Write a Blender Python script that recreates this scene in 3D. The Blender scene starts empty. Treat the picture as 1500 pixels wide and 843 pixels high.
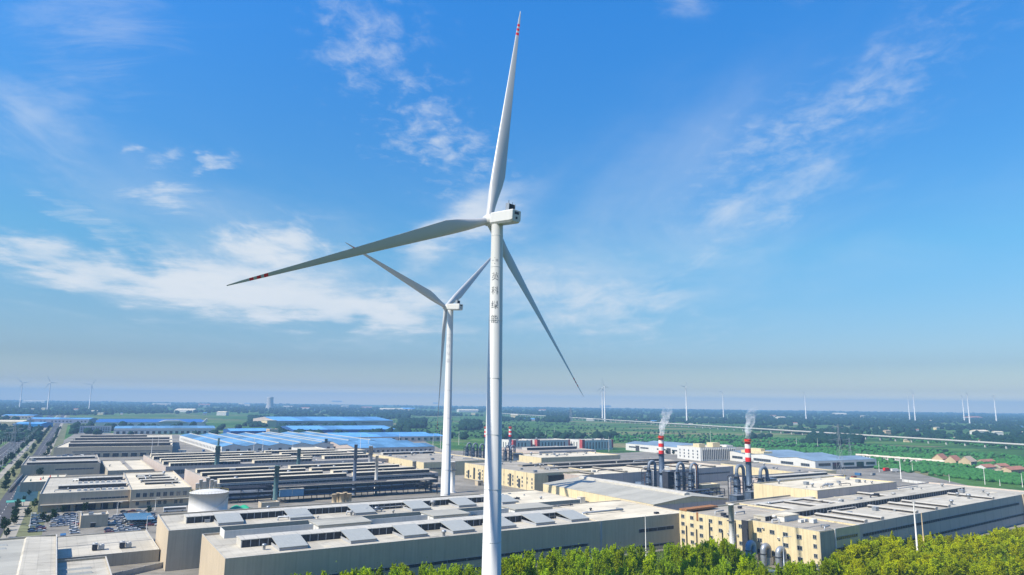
import bpy, math, random
import numpy as np
from mathutils import Vector, Matrix, noise
R = math.radians
random.seed(7); rng = np.random.default_rng(7)
sc = bpy.context.scene
col = sc.collection

# ------------------------------------------------------------------ camera
EYE = 70.0
FOC, PITCH, ROLL = 1008.6, R(9.54), R(0.76)          # focal length in pixels of a 1500 wide frame
cd = bpy.data.cameras.new('camera'); cam = bpy.data.objects.new('camera', cd); col.objects.link(cam)
cd.sensor_width = 36.0; cd.lens = 36.0 * FOC / 1500.0
cd.clip_start = 1.0; cd.clip_end = 90000.0
cam.matrix_world = (Matrix.Translation((0, 0, EYE)) @ Matrix.Rotation(R(90) + PITCH, 4, 'X')
                    @ Matrix.Rotation(ROLL, 4, 'Z'))
sc.camera = cam

# ------------------------------------------------------------------ sky, sun, exposure
SUN_AZ, SUN_EL = R(239.0), R(47.0)
sc.view_settings.view_transform = 'Standard'; sc.view_settings.look = 'None'
sc.view_settings.gamma = 1.0; sc.view_settings.use_curve_mapping = False
sc.view_settings.exposure = 0.7
sc.cycles.use_denoising = True
sc.cycles.max_bounces = 6; sc.cycles.diffuse_bounces = 3; sc.cycles.volume_bounces = 2
sc.cycles.transparent_max_bounces = 8; sc.cycles.sample_clamp_indirect = 8.0
sd = bpy.data.lights.new('sun', 'SUN'); sun = bpy.data.objects.new('sun', sd); col.objects.link(sun)
sd.energy = 5.0; sd.angle = R(0.5); sd.color = (1.0, 0.93, 0.80)
sdir = Vector((math.sin(SUN_AZ) * math.cos(SUN_EL), math.cos(SUN_AZ) * math.cos(SUN_EL), math.sin(SUN_EL)))
sun.rotation_euler = sdir.to_track_quat('Z', 'Y').to_euler()
sun.location = (-300, -200, 400)

def N(nt, kind, **kw):
    n = nt.nodes.new(kind)
    for k, v in kw.items():
        if k == 'inp':
            for a, b in v.items():
                if hasattr(b, 'is_output') or isinstance(b, bpy.types.NodeSocket): nt.links.new(b, n.inputs[a])
                else: n.inputs[a].default_value = b
        else: setattr(n, k, v)
    return n
def MA(nt, op, a, b=None, c=None, clamp=False):
    n = nt.nodes.new('ShaderNodeMath'); n.operation = op; n.use_clamp = clamp
    for i, v in enumerate((a, b, c)):
        if v is None: continue
        if isinstance(v, bpy.types.NodeSocket): nt.links.new(v, n.inputs[i])
        else: n.inputs[i].default_value = v
    return n.outputs[0]

def make_world():
    w = bpy.data.worlds.new('World'); sc.world = w; w.use_nodes = True
    nt = w.node_tree; nt.nodes.clear()
    sky = N(nt, 'ShaderNodeTexSky', sky_type='NISHITA', sun_disc=False, sun_elevation=SUN_EL, sun_rotation=SUN_AZ,
            altitude=60.0, air_density=1.15, dust_density=0.35, ozone_density=3.2)
    hs = N(nt, 'ShaderNodeHueSaturation', inp={'Saturation': 1.4, 'Value': 1.0, 'Color': sky.outputs[0]})
    geo = N(nt, 'ShaderNodeTexCoord')
    sep = N(nt, 'ShaderNodeSeparateXYZ', inp={0: geo.outputs['Generated']})
    x, y, z = sep.outputs
    az = MA(nt, 'MULTIPLY', MA(nt, 'ARCTAN2', x, y), 57.29578)
    el = MA(nt, 'MULTIPLY', MA(nt, 'ARCSINE', z), 57.29578)
    # high cloud sheet: the view direction meets a level layer
    zz = MA(nt, 'ADD', MA(nt, 'MAXIMUM', z, 0.0), 0.10)
    lay = N(nt, 'ShaderNodeCombineXYZ', inp={0: MA(nt, 'DIVIDE', x, zz), 1: MA(nt, 'DIVIDE', y, zz)})
    def streak(rot, scale, detail, rough, dist, seed):
        mp = N(nt, 'ShaderNodeMapping', inp={'Vector': lay.outputs[0], 'Rotation': (0, 0, R(rot)), 'Scale': scale, 'Location': (seed, seed * .7, 0)})
        return N(nt, 'ShaderNodeTexNoise', inp={'Vector': mp.outputs[0], 'Scale': 1.0, 'Detail': detail, 'Roughness': rough, 'Distortion': dist}).outputs[0]
    fine = streak(25, (5.0, 2.4, 1), 9, .62, .5, 3.1)
    wisp = streak(-35, (2.6, 9.0, 1), 9, .66, .9, 8.3)
    puff = streak(10, (16.0, 13.0, 1), 6, .60, .3, 5.7)
    broad = streak(70, (1.5, 0.9, 1), 7, .55, .6, 1.9)
    total = None
    def wobble(sc_, seed, k):
        mp = N(nt, 'ShaderNodeMapping', inp={'Vector': lay.outputs[0], 'Location': (seed, -seed, seed)})
        t = N(nt, 'ShaderNodeTexNoise', inp={'Vector': mp.outputs[0], 'Scale': sc_, 'Detail': 5, 'Roughness': .6})
        return MA(nt, 'MULTIPLY', MA(nt, 'SUBTRACT', t.outputs[0], .5), k)
    el_true = el
    az = MA(nt, 'ADD', az, wobble(2.6, 2.0, 11.0)); el = MA(nt, 'ADD', el, wobble(3.0, 7.0, 6.0))
    def blob(ca, ce, sa, se, rot, amount, src, lo, hi):
        nonlocal total
        da = MA(nt, 'SUBTRACT', az, ca); de = MA(nt, 'SUBTRACT', el, ce)
        c, s = math.cos(R(rot)), math.sin(R(rot))
        u = MA(nt, 'DIVIDE', MA(nt, 'ADD', MA(nt, 'MULTIPLY', da, c), MA(nt, 'MULTIPLY', de, s)), sa)
        v = MA(nt, 'DIVIDE', MA(nt, 'SUBTRACT', MA(nt, 'MULTIPLY', de, c), MA(nt, 'MULTIPLY', da, s)), se)
        q = MA(nt, 'ADD', MA(nt, 'MULTIPLY', u, u), MA(nt, 'MULTIPLY', v, v))
        g = MA(nt, 'EXPONENT', MA(nt, 'MULTIPLY', q, -1.0))
        # the noise threshold falls where the patch is thick, so edges fray instead of fading
        t = MA(nt, 'ADD', src, MA(nt, 'MULTIPLY', MA(nt, 'SUBTRACT', g, 0.6), 0.34))
        m = N(nt, 'ShaderNodeMapRange', interpolation_type='SMOOTHSTEP', inp={0: t, 1: lo, 2: hi}).outputs[0]
        k = MA(nt, 'MULTIPLY', MA(nt, 'MULTIPLY', m, MA(nt, 'POWER', g, 0.55)), amount)
        total = k if total is None else MA(nt, 'SUBTRACT', 1.0, MA(nt, 'MULTIPLY', MA(nt, 'SUBTRACT', 1.0, total), MA(nt, 'SUBTRACT', 1.0, k)))
    for b in CLOUDS:
        blob(*b[:6], {'f': fine, 'w': wisp, 'p': puff, 'b': broad}[b[6]], *b[7:])
    total = MA(nt, 'MULTIPLY', total, N(nt, 'ShaderNodeMapRange', interpolation_type='SMOOTHSTEP', inp={0: el_true, 1: 1.5, 2: 6.5}).outputs[0])
    # murky lower air: the clear blue overhead pales and greys downwards
    rp = N(nt, 'ShaderNodeValToRGB', inp={0: MA(nt, 'DIVIDE', MA(nt, 'MAXIMUM', el_true, 0.0), 40.0)})
    e = rp.color_ramp.elements
    e[0].position = 0; e[0].color = (.86, .78, .64, 1); e[1].position = 1; e[1].color = (.88, .72, .78, 1)
    for p_, c_ in ((.03, (.315, .318, .365)), (.08, (.232, .252, .322)), (.30, (.42, .46, .44)), (.78, (.78, .66, .71))):
        q = e.new(p_); q.color = (*c_, 1)
    sk = N(nt, 'ShaderNodeVectorMath', operation='MULTIPLY', inp={0: hs.outputs[0], 1: N(nt, 'ShaderNodeVectorMath', operation='SCALE', inp={0: rp.outputs[0], 'Scale': 2.0}).outputs[0]})
    cl = N(nt, 'ShaderNodeMixRGB', inp={0: total, 1: sk.outputs[0], 2: (5.0, 5.25, 5.5, 1)})
    bg = N(nt, 'ShaderNodeBackground', inp={'Color': cl.outputs[0], 'Strength': 0.10})
    out = N(nt, 'ShaderNodeOutputWorld', inp={'Surface': bg.outputs[0]})
# patches of high cloud: azimuth, elevation, half widths, tilt, amount, texture, threshold low / high
CLOUDS = [
    (-12.6, 28.4, 5.2, 4.8, -25, .55, 'p', .40, .98),
    (-6.5, 21.4, 6.4, 3.6, -30, .58, 'p', .40, .95),
    (-24.0, 8.4, 17.0, 1.9, -5, .92, 'b', .26, .62),
    (-20.0, 11.4, 5.0, 2.6, -4, .88, 'f', .32, .72),
    (-10.0, 7.6, 6.0, 1.6, 8, .70, 'b', .28, .70),
    (-5.0, 14.2, 7.2, 2.1, 32, .84, 'b', .28, .72),
    (6.0, 8.8, 9.0, 3.2, -14, .62, 'f', .30, .86),
    (-38.0, 9.6, 7.5, 1.3, -4, .70, 'f', .30, .74),
    (20.6, 15.8, 8.6, 2.2, 26, .60, 'f', .32, .90),
    (26.0, 22.2, 12.0, 2.8, 22, .42, 'p', .34, .95),
    (24.0, 32.0, 3.4, 2.4, 20, .44, 'w', .40, .88),
    (15.0, 31.8, 3.0, 1.7, 15, .44, 'w', .40, .88),
    (-26.5, 17.9, 1.7, .7, 20, .60, 'f', .36, .84),
    (-23.6, 18.0, 1.3, .6, 25, .60, 'f', .36, .80),
    (-29.0, 17.8, 1.0, .5, 10, .55, 'f', .36, .80),
    (-27.6, 15.1, 2.9, 1.0, 14, .68, 'w', .34, .80),
    (-36.0, 18.6, 5.0, 3.0, -40, .36, 'f', .34, .92),
    (-34.0, 27.0, 7.0, 5.5, 50, .30, 'w', .38, .90),
    (2.0, 10.5, 26.0, 4.5, 6, .34, 'b', .18, .95),
    (14.0, 20.0, 14.0, 5.0, 28, .22, 'b', .20, .95),
    (-24.0, 14.0, 16.0, 4.0, -10, .20, 'b', .20, .95),
    (-33.0, 12.6, 3.8, .8, -28, .34, 'w', .34, .84),
]
make_world()

# ------------------------------------------------------------------ geometry of sight: where a level plane is seen in the photograph
def at(px, py, z=0.0):
    x, y = px - 750.0, py - 421.5
    X = x * math.cos(ROLL) + y * math.sin(ROLL); Y = -x * math.sin(ROLL) + y * math.cos(ROLL)
    d = Vector((X, FOC * math.cos(PITCH) + Y * math.sin(PITCH), FOC * math.sin(PITCH) - Y * math.cos(PITCH)))
    t = (z - EYE) / d.z
    return Vector((d.x * t, d.y * t, z))
def horizon(px): return 591.0 + (px - 750.0) * math.tan(ROLL)
def tall(px, pyb, pyt):                       # height of an upright thing from its foot and top
    return EYE * (1 - (pyt - horizon(px)) / (pyb - horizon(px)))

# ------------------------------------------------------------------ materials
MATS = {}
def mat(name, c, rough=.7, metal=0., var=.12, scale=.25, seam=None, spec=.18, streak=0., bump=0., objvar=0., trans=0., panel=None, stain=0.):
    """procedural paint: base colour, blotches of wear, optional panel seams (axis, pitch in metres, depth) and rain streaks"""
    if name in MATS: return MATS[name]
    m = bpy.data.materials.new(name); m.use_nodes = True; nt = m.node_tree
    bs = nt.nodes['Principled BSDF']; MATS[name] = m
    bs.inputs['Roughness'].default_value = rough; bs.inputs['Metallic'].default_value = metal
    bs.inputs['Specular IOR Level'].default_value = spec
    tc = N(nt, 'ShaderNodeTexCoord'); vec = tc.outputs['Object']
    n1 = N(nt, 'ShaderNodeTexNoise', inp={'Vector': vec, 'Scale': scale, 'Detail': 6, 'Roughness': .62})
    f = N(nt, 'ShaderNodeMapRange', inp={0: n1.outputs[0], 1: .28, 2: .72, 3: 1 - var, 4: 1 + var}).outputs[0]
    if streak:
        mp = N(nt, 'ShaderNodeMapping', inp={'Vector': vec, 'Scale': (1.1, 1.1, .05)})
        n2 = N(nt, 'ShaderNodeTexNoise', inp={'Vector': mp.outputs[0], 'Scale': 1.0, 'Detail': 4, 'Roughness': .6})
        f = MA(nt, 'MULTIPLY', f, N(nt, 'ShaderNodeMapRange', inp={0: n2.outputs[0], 1: .35, 2: .7, 3: 1.0, 4: 1 - streak}).outputs[0])
    if panel:
        px_, py_, amt = panel
        sp = N(nt, 'ShaderNodeSeparateXYZ', inp={0: vec})
        cv = N(nt, 'ShaderNodeCombineXYZ', inp={0: MA(nt, 'FLOOR', MA(nt, 'DIVIDE', sp.outputs[0], px_)), 1: MA(nt, 'FLOOR', MA(nt, 'DIVIDE', sp.outputs[1], py_))})
        wn = N(nt, 'ShaderNodeTexWhiteNoise', noise_dimensions='2D', inp={0: cv.outputs[0]})
        f = MA(nt, 'MULTIPLY', f, N(nt, 'ShaderNodeMapRange', inp={0: wn.outputs[0], 3: 1 - amt, 4: 1 + amt * .6}).outputs[0])
    if stain:
        mp2 = N(nt, 'ShaderNodeMapping', inp={'Vector': vec, 'Scale': (.05, .16, .3), 'Location': (3, 1, 2)})
        n3 = N(nt, 'ShaderNodeTexNoise', inp={'Vector': mp2.outputs[0], 'Scale': 1.0, 'Detail': 9, 'Roughness': .72, 'Distortion': .8})
        f = MA(nt, 'MULTIPLY', f, N(nt, 'ShaderNodeMapRange', inp={0: n3.outputs[0], 1: .5, 2: .68, 3: 1.0, 4: 1 - stain}).outputs[0])
    for ax, pitch, depth in (seam or ()):
        s = N(nt, 'ShaderNodeSeparateXYZ', inp={0: vec}).outputs[ax]
        fr = MA(nt, 'FRACT', MA(nt, 'DIVIDE', s, pitch))
        line = MA(nt, 'LESS_THAN', fr, .09 if pitch < 8 else .05)
        f = MA(nt, 'MULTIPLY', f, MA(nt, 'SUBTRACT', 1.0, MA(nt, 'MULTIPLY', line, depth)))
    if objvar:
        oi = N(nt, 'ShaderNodeObjectInfo')
        f = MA(nt, 'MULTIPLY', f, N(nt, 'ShaderNodeMapRange', inp={0: oi.outputs['Random'], 3: 1 - objvar, 4: 1 + objvar}).outputs[0]); hue = N(nt, 'ShaderNodeMixRGB', inp={0: MA(nt, 'FRACT', MA(nt, 'MULTIPLY', oi.outputs['Random'], 7.3)), 1: (*[v * .76 for v in c[:3]], 1), 2: (c[0] * .58, c[1] * .70, c[2] * 1.2 + .006, 1)})
    mul = N(nt, 'ShaderNodeVectorMath', operation='SCALE', inp={0: [v * .76 for v in c[:3]], 'Scale': f})
    if objvar: nt.links.new(hue.outputs[0], mul.inputs[0])
    nt.links.new(mul.outputs[0], bs.inputs['Base Color'])
    if bump:
        bp = N(nt, 'ShaderNodeBump', inp={'Height': n1.outputs[0], 'Strength': bump, 'Distance': .2})
        nt.links.new(bp.outputs[0], bs.inputs['Normal'])
    if trans:
        bs.inputs['Subsurface Weight'].default_value = 0.0
        tr = N(nt, 'ShaderNodeBsdfTranslucent'); nt.links.new(mul.outputs[0], tr.inputs[0])
        mx = N(nt, 'ShaderNodeMixShader', inp={0: trans, 1: bs.outputs[0], 2: tr.outputs[0]})
        nt.links.new(mx.outputs[0], nt.nodes['Material Output'].inputs[0])
    return m
wall_m = mat('beige_panel_wall', (.63, .52, .37), .75, var=.05, scale=.12, seam=((0, 6.0, .06), (1, 6.0, .06)), streak=.14)
wall_y = mat('cream_render_wall', (.79, .66, .40), .8, var=.09, scale=.2, seam=((1, 7.4, .12),), streak=.2)
wall_g = mat('grey_panel_wall', (.64, .54, .47), .7, var=.06, scale=.1, seam=((0, 12.0, .2),), streak=.14)
wall_w = mat('white_panel_wall', (.72, .71, .66), .7, var=.05, streak=.12)
wall_t = mat('tan_wall', (.50, .44, .33), .8, var=.08, streak=.2)
roof_g = mat('pale_grey_roof_sheet', (.54, .50, .41), .8, var=.10, scale=.09, seam=((0, 4.0, .10),), bump=.1, panel=(12, 26, .15), stain=.36)
roof_c = mat('cream_concrete_roof', (.74, .66, .50), .8, var=.10, scale=.07, seam=((1, 12.0, .12),), panel=(18, 12, .11), stain=.36)
roof_t = mat('dusty_tan_roof', (.42, .38, .31), .85, var=.16, scale=.08, seam=((1, 5.0, .10),), panel=(10, 10, .14), stain=.4)
roof_d = mat('weathered_grey_roof', (.37, .34, .29), .75, var=.2, scale=.08, seam=((0, 6.0, .12),), panel=(12, 16, .2), stain=.4)
roof_s = mat('silver_ribbed_roof', (.46, .44, .37), .6, .0, var=.08, scale=.1, seam=((1, 3.0, .14),), panel=(60, 9, .1), stain=.22)
blue_l = mat('light_blue_roof_sheet', (.13, .36, .68), .5, var=.16, scale=.06, seam=((1, 9.0, .14),), panel=(36, 200, .3), stain=.3)
blue_p = mat('pale_blue_roof_sheet', (.13, .30, .50), .5, var=.12, scale=.06, seam=((0, 9.0, .2),), panel=(15, 42, .34), stain=.3)
blue_d = mat('deep_blue_roof_sheet', (.03, .14, .44), .5, var=.14, scale=.06)
cyan_w = mat('cyan_wall', (.03, .32, .70), .6, var=.1)
sky_l = mat('translucent_roof_light', (.40, .41, .38), .4, var=.08, scale=.6, seam=((0, 1.2, .12),))
vent_m = mat('ventilator_cap', (.56, .53, .46), .6, var=.14, scale=.3, seam=((0, 5.0, .18),))
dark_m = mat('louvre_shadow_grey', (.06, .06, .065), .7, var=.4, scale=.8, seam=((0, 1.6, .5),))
glass_m = mat('window_glass', (.035, .05, .065), .12, spec=.8, var=.3, scale=.5)
mull_m = mat('window_frame_grey', (.40, .41, .42), .5)
blue_g = mat('blue_grey_roof_sheet', (.22, .31, .40), .55, var=.12, scale=.06, seam=((0, 9.0, .2),), panel=(24, 60, .16), stain=.25)
white_m = mat('white_turbine_paint', (.63, .63, .605), .4, var=.035, scale=.12, spec=.4, streak=.07)
ring_m = mat('tower_flange', (.62, .63, .63), .45)
blade_m = mat('blade_gelcoat', (.53, .54, .55), .38, var=.03, scale=.1, spec=.5)
red_m = mat('red_paint', (.80, .03, .025), .5, var=.1)
wband_m = mat('white_band_paint', (.78, .76, .72), .55, var=.06)
black_m = mat('black_cooler', (.015, .016, .02), .5)
ink_m = mat('dark_lettering', (.07, .08, .10), .6)
steel_b = mat('blue_grey_steel', (.10, .14, .20), .5, .3, var=.3, scale=.5)
steel_g = mat('galvanised_steel', (.38, .41, .44), .45, .5, var=.2, scale=.4)
steel_d = mat('dark_steel', (.055, .06, .075), .6, .2, var=.3, scale=.6)
green_s = mat('green_stack_paint', (.10, .20, .21), .6, var=.2, streak=.2)
teal_m = mat('blue_cabin', (.16, .33, .50), .6, var=.1)
rust_m = mat('rusty_steel', (.34, .16, .07), .85, var=.35, scale=.8)
grey_s = mat('grey_stack_paint', (.42, .43, .43), .6, var=.12, streak=.2)
tank_m = mat('white_tank_paint', (.76, .74, .69), .5, var=.04, streak=.08)
conc_m = mat('concrete', (.42, .41, .38), .85, var=.15, scale=.3)
brick_r = mat('red_tile_roof', (.42, .20, .14), .85, var=.25, scale=.3)
ochre = mat('ochre_wall', (.55, .43, .27), .85, var=.12)
tyre_m = mat('tyre_rubber', (.02, .02, .02), .9)

# ------------------------------------------------------------------ mesh builder
class MB:
    def __init__(s): s.v = []; s.f = []; s.mi = []; s.sm = []
    def add(s, vs, fs, m=0, smooth=False):
        o = len(s.v); s.v += [tuple(v) for v in vs]
        for f in fs: s.f.append([o + i for i in f]); s.mi.append(m); s.sm.append(smooth)
    def box(s, x0, x1, y0, y1, z0, z1, m=0, skip=''):
        vs = [(x0,y0,z0),(x1,y0,z0),(x1,y1,z0),(x0,y1,z0),(x0,y0,z1),(x1,y0,z1),(x1,y1,z1),(x0,y1,z1)]
        fs = {'d': (3,2,1,0), 'u': (4,5,6,7), 'f': (0,1,5,4), 'r': (1,2,6,5), 'b': (2,3,7,6), 'l': (3,0,4,7)}
        s.add(vs, [f for k, f in fs.items() if k not in skip], m)
    def prism(s, poly, y0, y1, m=0):                       # poly in x,z extruded along y
        n = len(poly)
        s.add([(x, y0, z) for x, z in poly] + [(x, y1, z) for x, z in poly],
              [tuple(range(n)), tuple(range(2*n-1, n-1, -1))] + [(i, n+i, n+(i+1) % n, (i+1) % n) for i in range(n)], m)
    def prismx(s, poly, x0, x1, m=0):                      # poly in y,z extruded along x
        n = len(poly)
        s.add([(x0, y, z) for y, z in poly] + [(x1, y, z) for y, z in poly],
              [tuple(range(n-1, -1, -1)), tuple(range(n, 2*n))] + [(i, (i+1) % n, n+(i+1) % n, n+i) for i in range(n)], m)
    def tube(s, pts, r, n=10, m=0, cap=True):
        pts = [Vector(p) for p in pts]; rs = r if isinstance(r, (list, tuple)) else [r] * len(pts)
        vs = []; up = None
        for i, p in enumerate(pts):
            t = (pts[min(i+1, len(pts)-1)] - pts[max(i-1, 0)]).normalized()
            if up is None or abs(up.dot(t)) > .95: up = Vector((0, 0, 1)) if abs(t.z) < .9 else Vector((0, 1, 0))
            a = up.cross(t).normalized(); b = t.cross(a); up = b
            vs += [p + (a * math.cos(k*2*math.pi/n) + b * math.sin(k*2*math.pi/n)) * rs[i] for k in range(n)]
        fs = [(i*n+k, i*n+(k+1) % n, (i+1)*n+(k+1) % n, (i+1)*n+k) for i in range(len(pts)-1) for k in range(n)]
        s.add(vs, fs, m, True)
        if cap:
            s.add(vs[:n], [tuple(range(n-1, -1, -1))], m); s.add(vs[-n:], [tuple(range(n))], m)
    def lathe(s, prof, n=24, m=0, cx=0, cy=0):             # prof of r,z
        vs = [(cx + r*math.cos(k*2*math.pi/n), cy + r*math.sin(k*2*math.pi/n), z) for r, z in prof for k in range(n)]
        fs = [(i*n+k, i*n+(k+1) % n, (i+1)*n+(k+1) % n, (i+1)*n+k) for i in range(len(prof)-1) for k in range(n)]
        s.add(vs, fs, m, True)
        if prof[-1][0] > .01: s.add(vs[-n:], [tuple(range(n))], m)
    def build(s, name, mats, parent=None, loc=None, rz=None):
        me = bpy.data.meshes.new(name); me.from_pydata(s.v, [], s.f)
        mats = mats if isinstance(mats, (list, tuple)) else [mats]
        for m in mats: me.materials.append(m)
        me.polygons.foreach_set('material_index', s.mi); me.polygons.foreach_set('use_smooth', s.sm); me.update()
        return link(name, me, parent, loc, rz)
def link(name, me, parent=None, loc=None, rz=None):
    o = bpy.data.objects.new(name, me); col.objects.link(o)
    if parent: o.parent = parent
    if loc is not None: o.location = loc
    if rz is not None: o.rotation_euler = (0, 0, rz)
    return o
def tag(o, label=None, cat=None, group=None, kind=None):
    for k, v in (('label', label), ('category', cat), ('group', group), ('kind', kind)):
        if v: o[k] = v
    return o
def thing(name, label, cat, loc=(0,0,0), rz=0, group=None):
    o = bpy.data.objects.new(name, None); col.objects.link(o); o.empty_display_size = 1
    o.location = loc; o.rotation_euler = (0, 0, rz)
    return tag(o, label, cat, group)
def copy_tree(o, parent=None):
    c = o.copy(); col.objects.link(c); c.parent = parent
    for ch in o.children: copy_tree(ch, c)
    return c
def fast_mesh(name, V, F, mats, smooth=False):             # V (n,3), F (m,k)
    me = bpy.data.meshes.new(name); V = np.asarray(V, np.float32); F = np.asarray(F, np.int32)
    me.vertices.add(len(V)); me.vertices.foreach_set('co', V.ravel())
    k = F.shape[1]
    me.loops.add(F.size); me.loops.foreach_set('vertex_index', F.ravel())
    me.polygons.add(len(F)); me.polygons.foreach_set('loop_start', np.arange(len(F), dtype=np.int32) * k)
    try: me.polygons.foreach_set('loop_total', np.full(len(F), k, np.int32))
    except Exception: pass
    if smooth: me.polygons.foreach_set('use_smooth', np.ones(len(F), bool))
    for m in (mats if isinstance(mats, (list, tuple)) else [mats]): me.materials.append(m)
    me.update(calc_edges=True); me.validate()
    return me

# ------------------------------------------------------------------ ground
def ground_material():
    m = bpy.data.materials.new('fields'); m.use_nodes = True; nt = m.node_tree; bs = nt.nodes['Principled BSDF']
    bs.inputs['Roughness'].default_value = .95; bs.inputs['Specular IOR Level'].default_value = .1
    g = N(nt, 'ShaderNodeNewGeometry'); pos = g.outputs['Position']
    mp = N(nt, 'ShaderNodeMapping', inp={'Vector': pos, 'Rotation': (0, 0, R(33)), 'Scale': (1/190., 1/75., 0)})
    vo = N(nt, 'ShaderNodeTexVoronoi', distance='CHEBYCHEV', inp={'Vector': mp.outputs[0], 'Scale': 1.0, 'Randomness': .75})
    cell = N(nt, 'ShaderNodeSeparateXYZ', inp={0: vo.outputs['Color']})
    rmp = N(nt, 'ShaderNodeValToRGB', inp={0: cell.outputs[0]})
    rmp.color_ramp.interpolation = 'CONSTANT'; e = rmp.color_ramp.elements
    e[0].position = 0; e[0].color = (.040, .105, .022, 1); e[1].position = .25; e[1].color = (.060, .135, .030, 1)
    for p, c in ((.5, (.030, .085, .022)), (.72, (.095, .150, .045)), (.86, (.16, .150, .075)), (.94, (.048, .115, .030))):
        q = e.new(p); q.color = (*c, 1)
    n1 = N(nt, 'ShaderNodeTexNoise', inp={'Vector': pos, 'Scale': .012, 'Detail': 8, 'Roughness': .7})
    n2 = N(nt, 'ShaderNodeTexNoise', inp={'Vector': pos, 'Scale': .12, 'Detail': 5, 'Roughness': .7})
    k = MA(nt, 'MULTIPLY', N(nt, 'ShaderNodeMapRange', inp={0: n1.outputs[0], 1: .3, 2: .7, 3: .6, 4: 1.35}).outputs[0],
           N(nt, 'ShaderNodeMapRange', inp={0: n2.outputs[0], 1: .3, 2: .7, 3: .65, 4: 1.3}).outputs[0])
    sv = N(nt, 'ShaderNodeVectorMath', operation='SCALE', inp={0: rmp.outputs[0], 'Scale': k})
    nt.links.new(sv.outputs[0], bs.inputs['Base Color'])
    return m
gm = MB(); gm.add([(-15000,-800,0),(15000,-800,0),(15000,14000,0),(-15000,14000,0)], [(0,1,2,3)])
tag(gm.build('ground', ground_material()), kind='structure')
yard_m = mat('yard_concrete', (.27, .25, .21), .9, var=.28, scale=.03, panel=(14, 11, .16), stain=.45)
road_m = mat('asphalt', (.085, .085, .09), .9, var=.2, scale=.05)
verge_m = mat('verge_grass', (.075, .15, .035), .95, var=.35, scale=.06)
bare_m = mat('pale_track', (.36, .33, .27), .95, var=.25, scale=.05)
def sheet(name, pts, m, z, label=None):
    b = MB(); b.add([(p[0], p[1], z) for p in pts], [tuple(range(len(pts)))])
    return tag(b.build(name, m), kind='structure')
yard = [at(-330, 1000), at(-40, 760), at(62, 664), at(112, 634), at(330, 638), at(425, 630), at(600, 636), at(650, 660), at(760, 662), at(905, 664), at(1085, 655),
        at(1300, 683), at(1420, 712), at(1800, 790), at(1500, 1500), at(300, 1500)]
sheet('factory_ground', yard, yard_m, .02)
def strip(name, p0, p1, w, m, z):
    d = (p1 - p0).normalized(); n = Vector((-d.y, d.x, 0)) * w / 2
    return sheet(name, [p0 - n, p1 - n, p1 + n, p0 + n], m, z)
RD = Vector((math.sin(R(-32)), math.cos(R(-32)), 0)); RN = Vector((RD.y, -RD.x, 0))
r0 = at(0, 740) - RD * 420
def roadline(name, off, w, m, z, L=4200): return strip(name, r0 + RN * off, r0 + RN * off + RD * L, w, m, z)
roadline('verge', -28, 110, mat('dusty_verge', (.17, .18, .09), .95, var=.45, scale=.05, stain=.5), .03)
roadline('planted_strip', -19, 5, verge_m, .04); roadline('planted_strip', -49.5, 6, verge_m, .04); roadline('planted_strip', -57, 5, verge_m, .045); roadline('pavement', 13, 6, bare_m, .04)
roadline('service_road', 4, 11, road_m, .06)
roadline('main_road', -34, 22, road_m, .06)
roadline('far_road', -68, 14, road_m, .06)
roadline('pavement', -15, 5, bare_m, .06)
mk = MB()
for off, dash in ((-34, False), (-23.6, False), (-44.4, False), (-28.6, True), (-39.4, True), (4, True)):
    for s in (range(0, 2600, 14) if dash else range(0, 2600, 2600)):
        a = r0 + RN * off + RD * s; L = 6 if dash else 2600; w = RN * .1
        mk.add([a - w + Vector((0,0,.09)), a + w + Vector((0,0,.09)), a + w + RD * L + Vector((0,0,.09)), a - w + RD * L + Vector((0,0,.09))], [(0,1,2,3)])
tag(mk.build('road_markings', wband_m), kind='structure')
strip('farm_track', at(885, 634), at(1010, 654), 6, bare_m, .05)
strip('field_path', at(1180, 612), at(700, 606), 14, bare_m, .05)
strip('stubble_field', at(1010, 622), at(800, 617), 110, mat('stubble', (.20, .19, .08), .95, var=.3, scale=.02), .04)

# ------------------------------------------------------------------ haze
hz = MB(); hz.box(-15500, 15500, -900, 14400, -1.0, 226.0)
hm = bpy.data.materials.new('haze_air'); hm.use_nodes = True; nt = hm.node_tree; nt.nodes.clear()
pv = N(nt, 'ShaderNodeVolumePrincipled', inp={'Color': (.25, .445, .71, 1), 'Density': .00014, 'Anisotropy': 0.0})
N(nt, 'ShaderNodeOutputMaterial', inp={'Volume': pv.outputs[0]})
tag(hz.build('haze', hm), kind='stuff')

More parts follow.
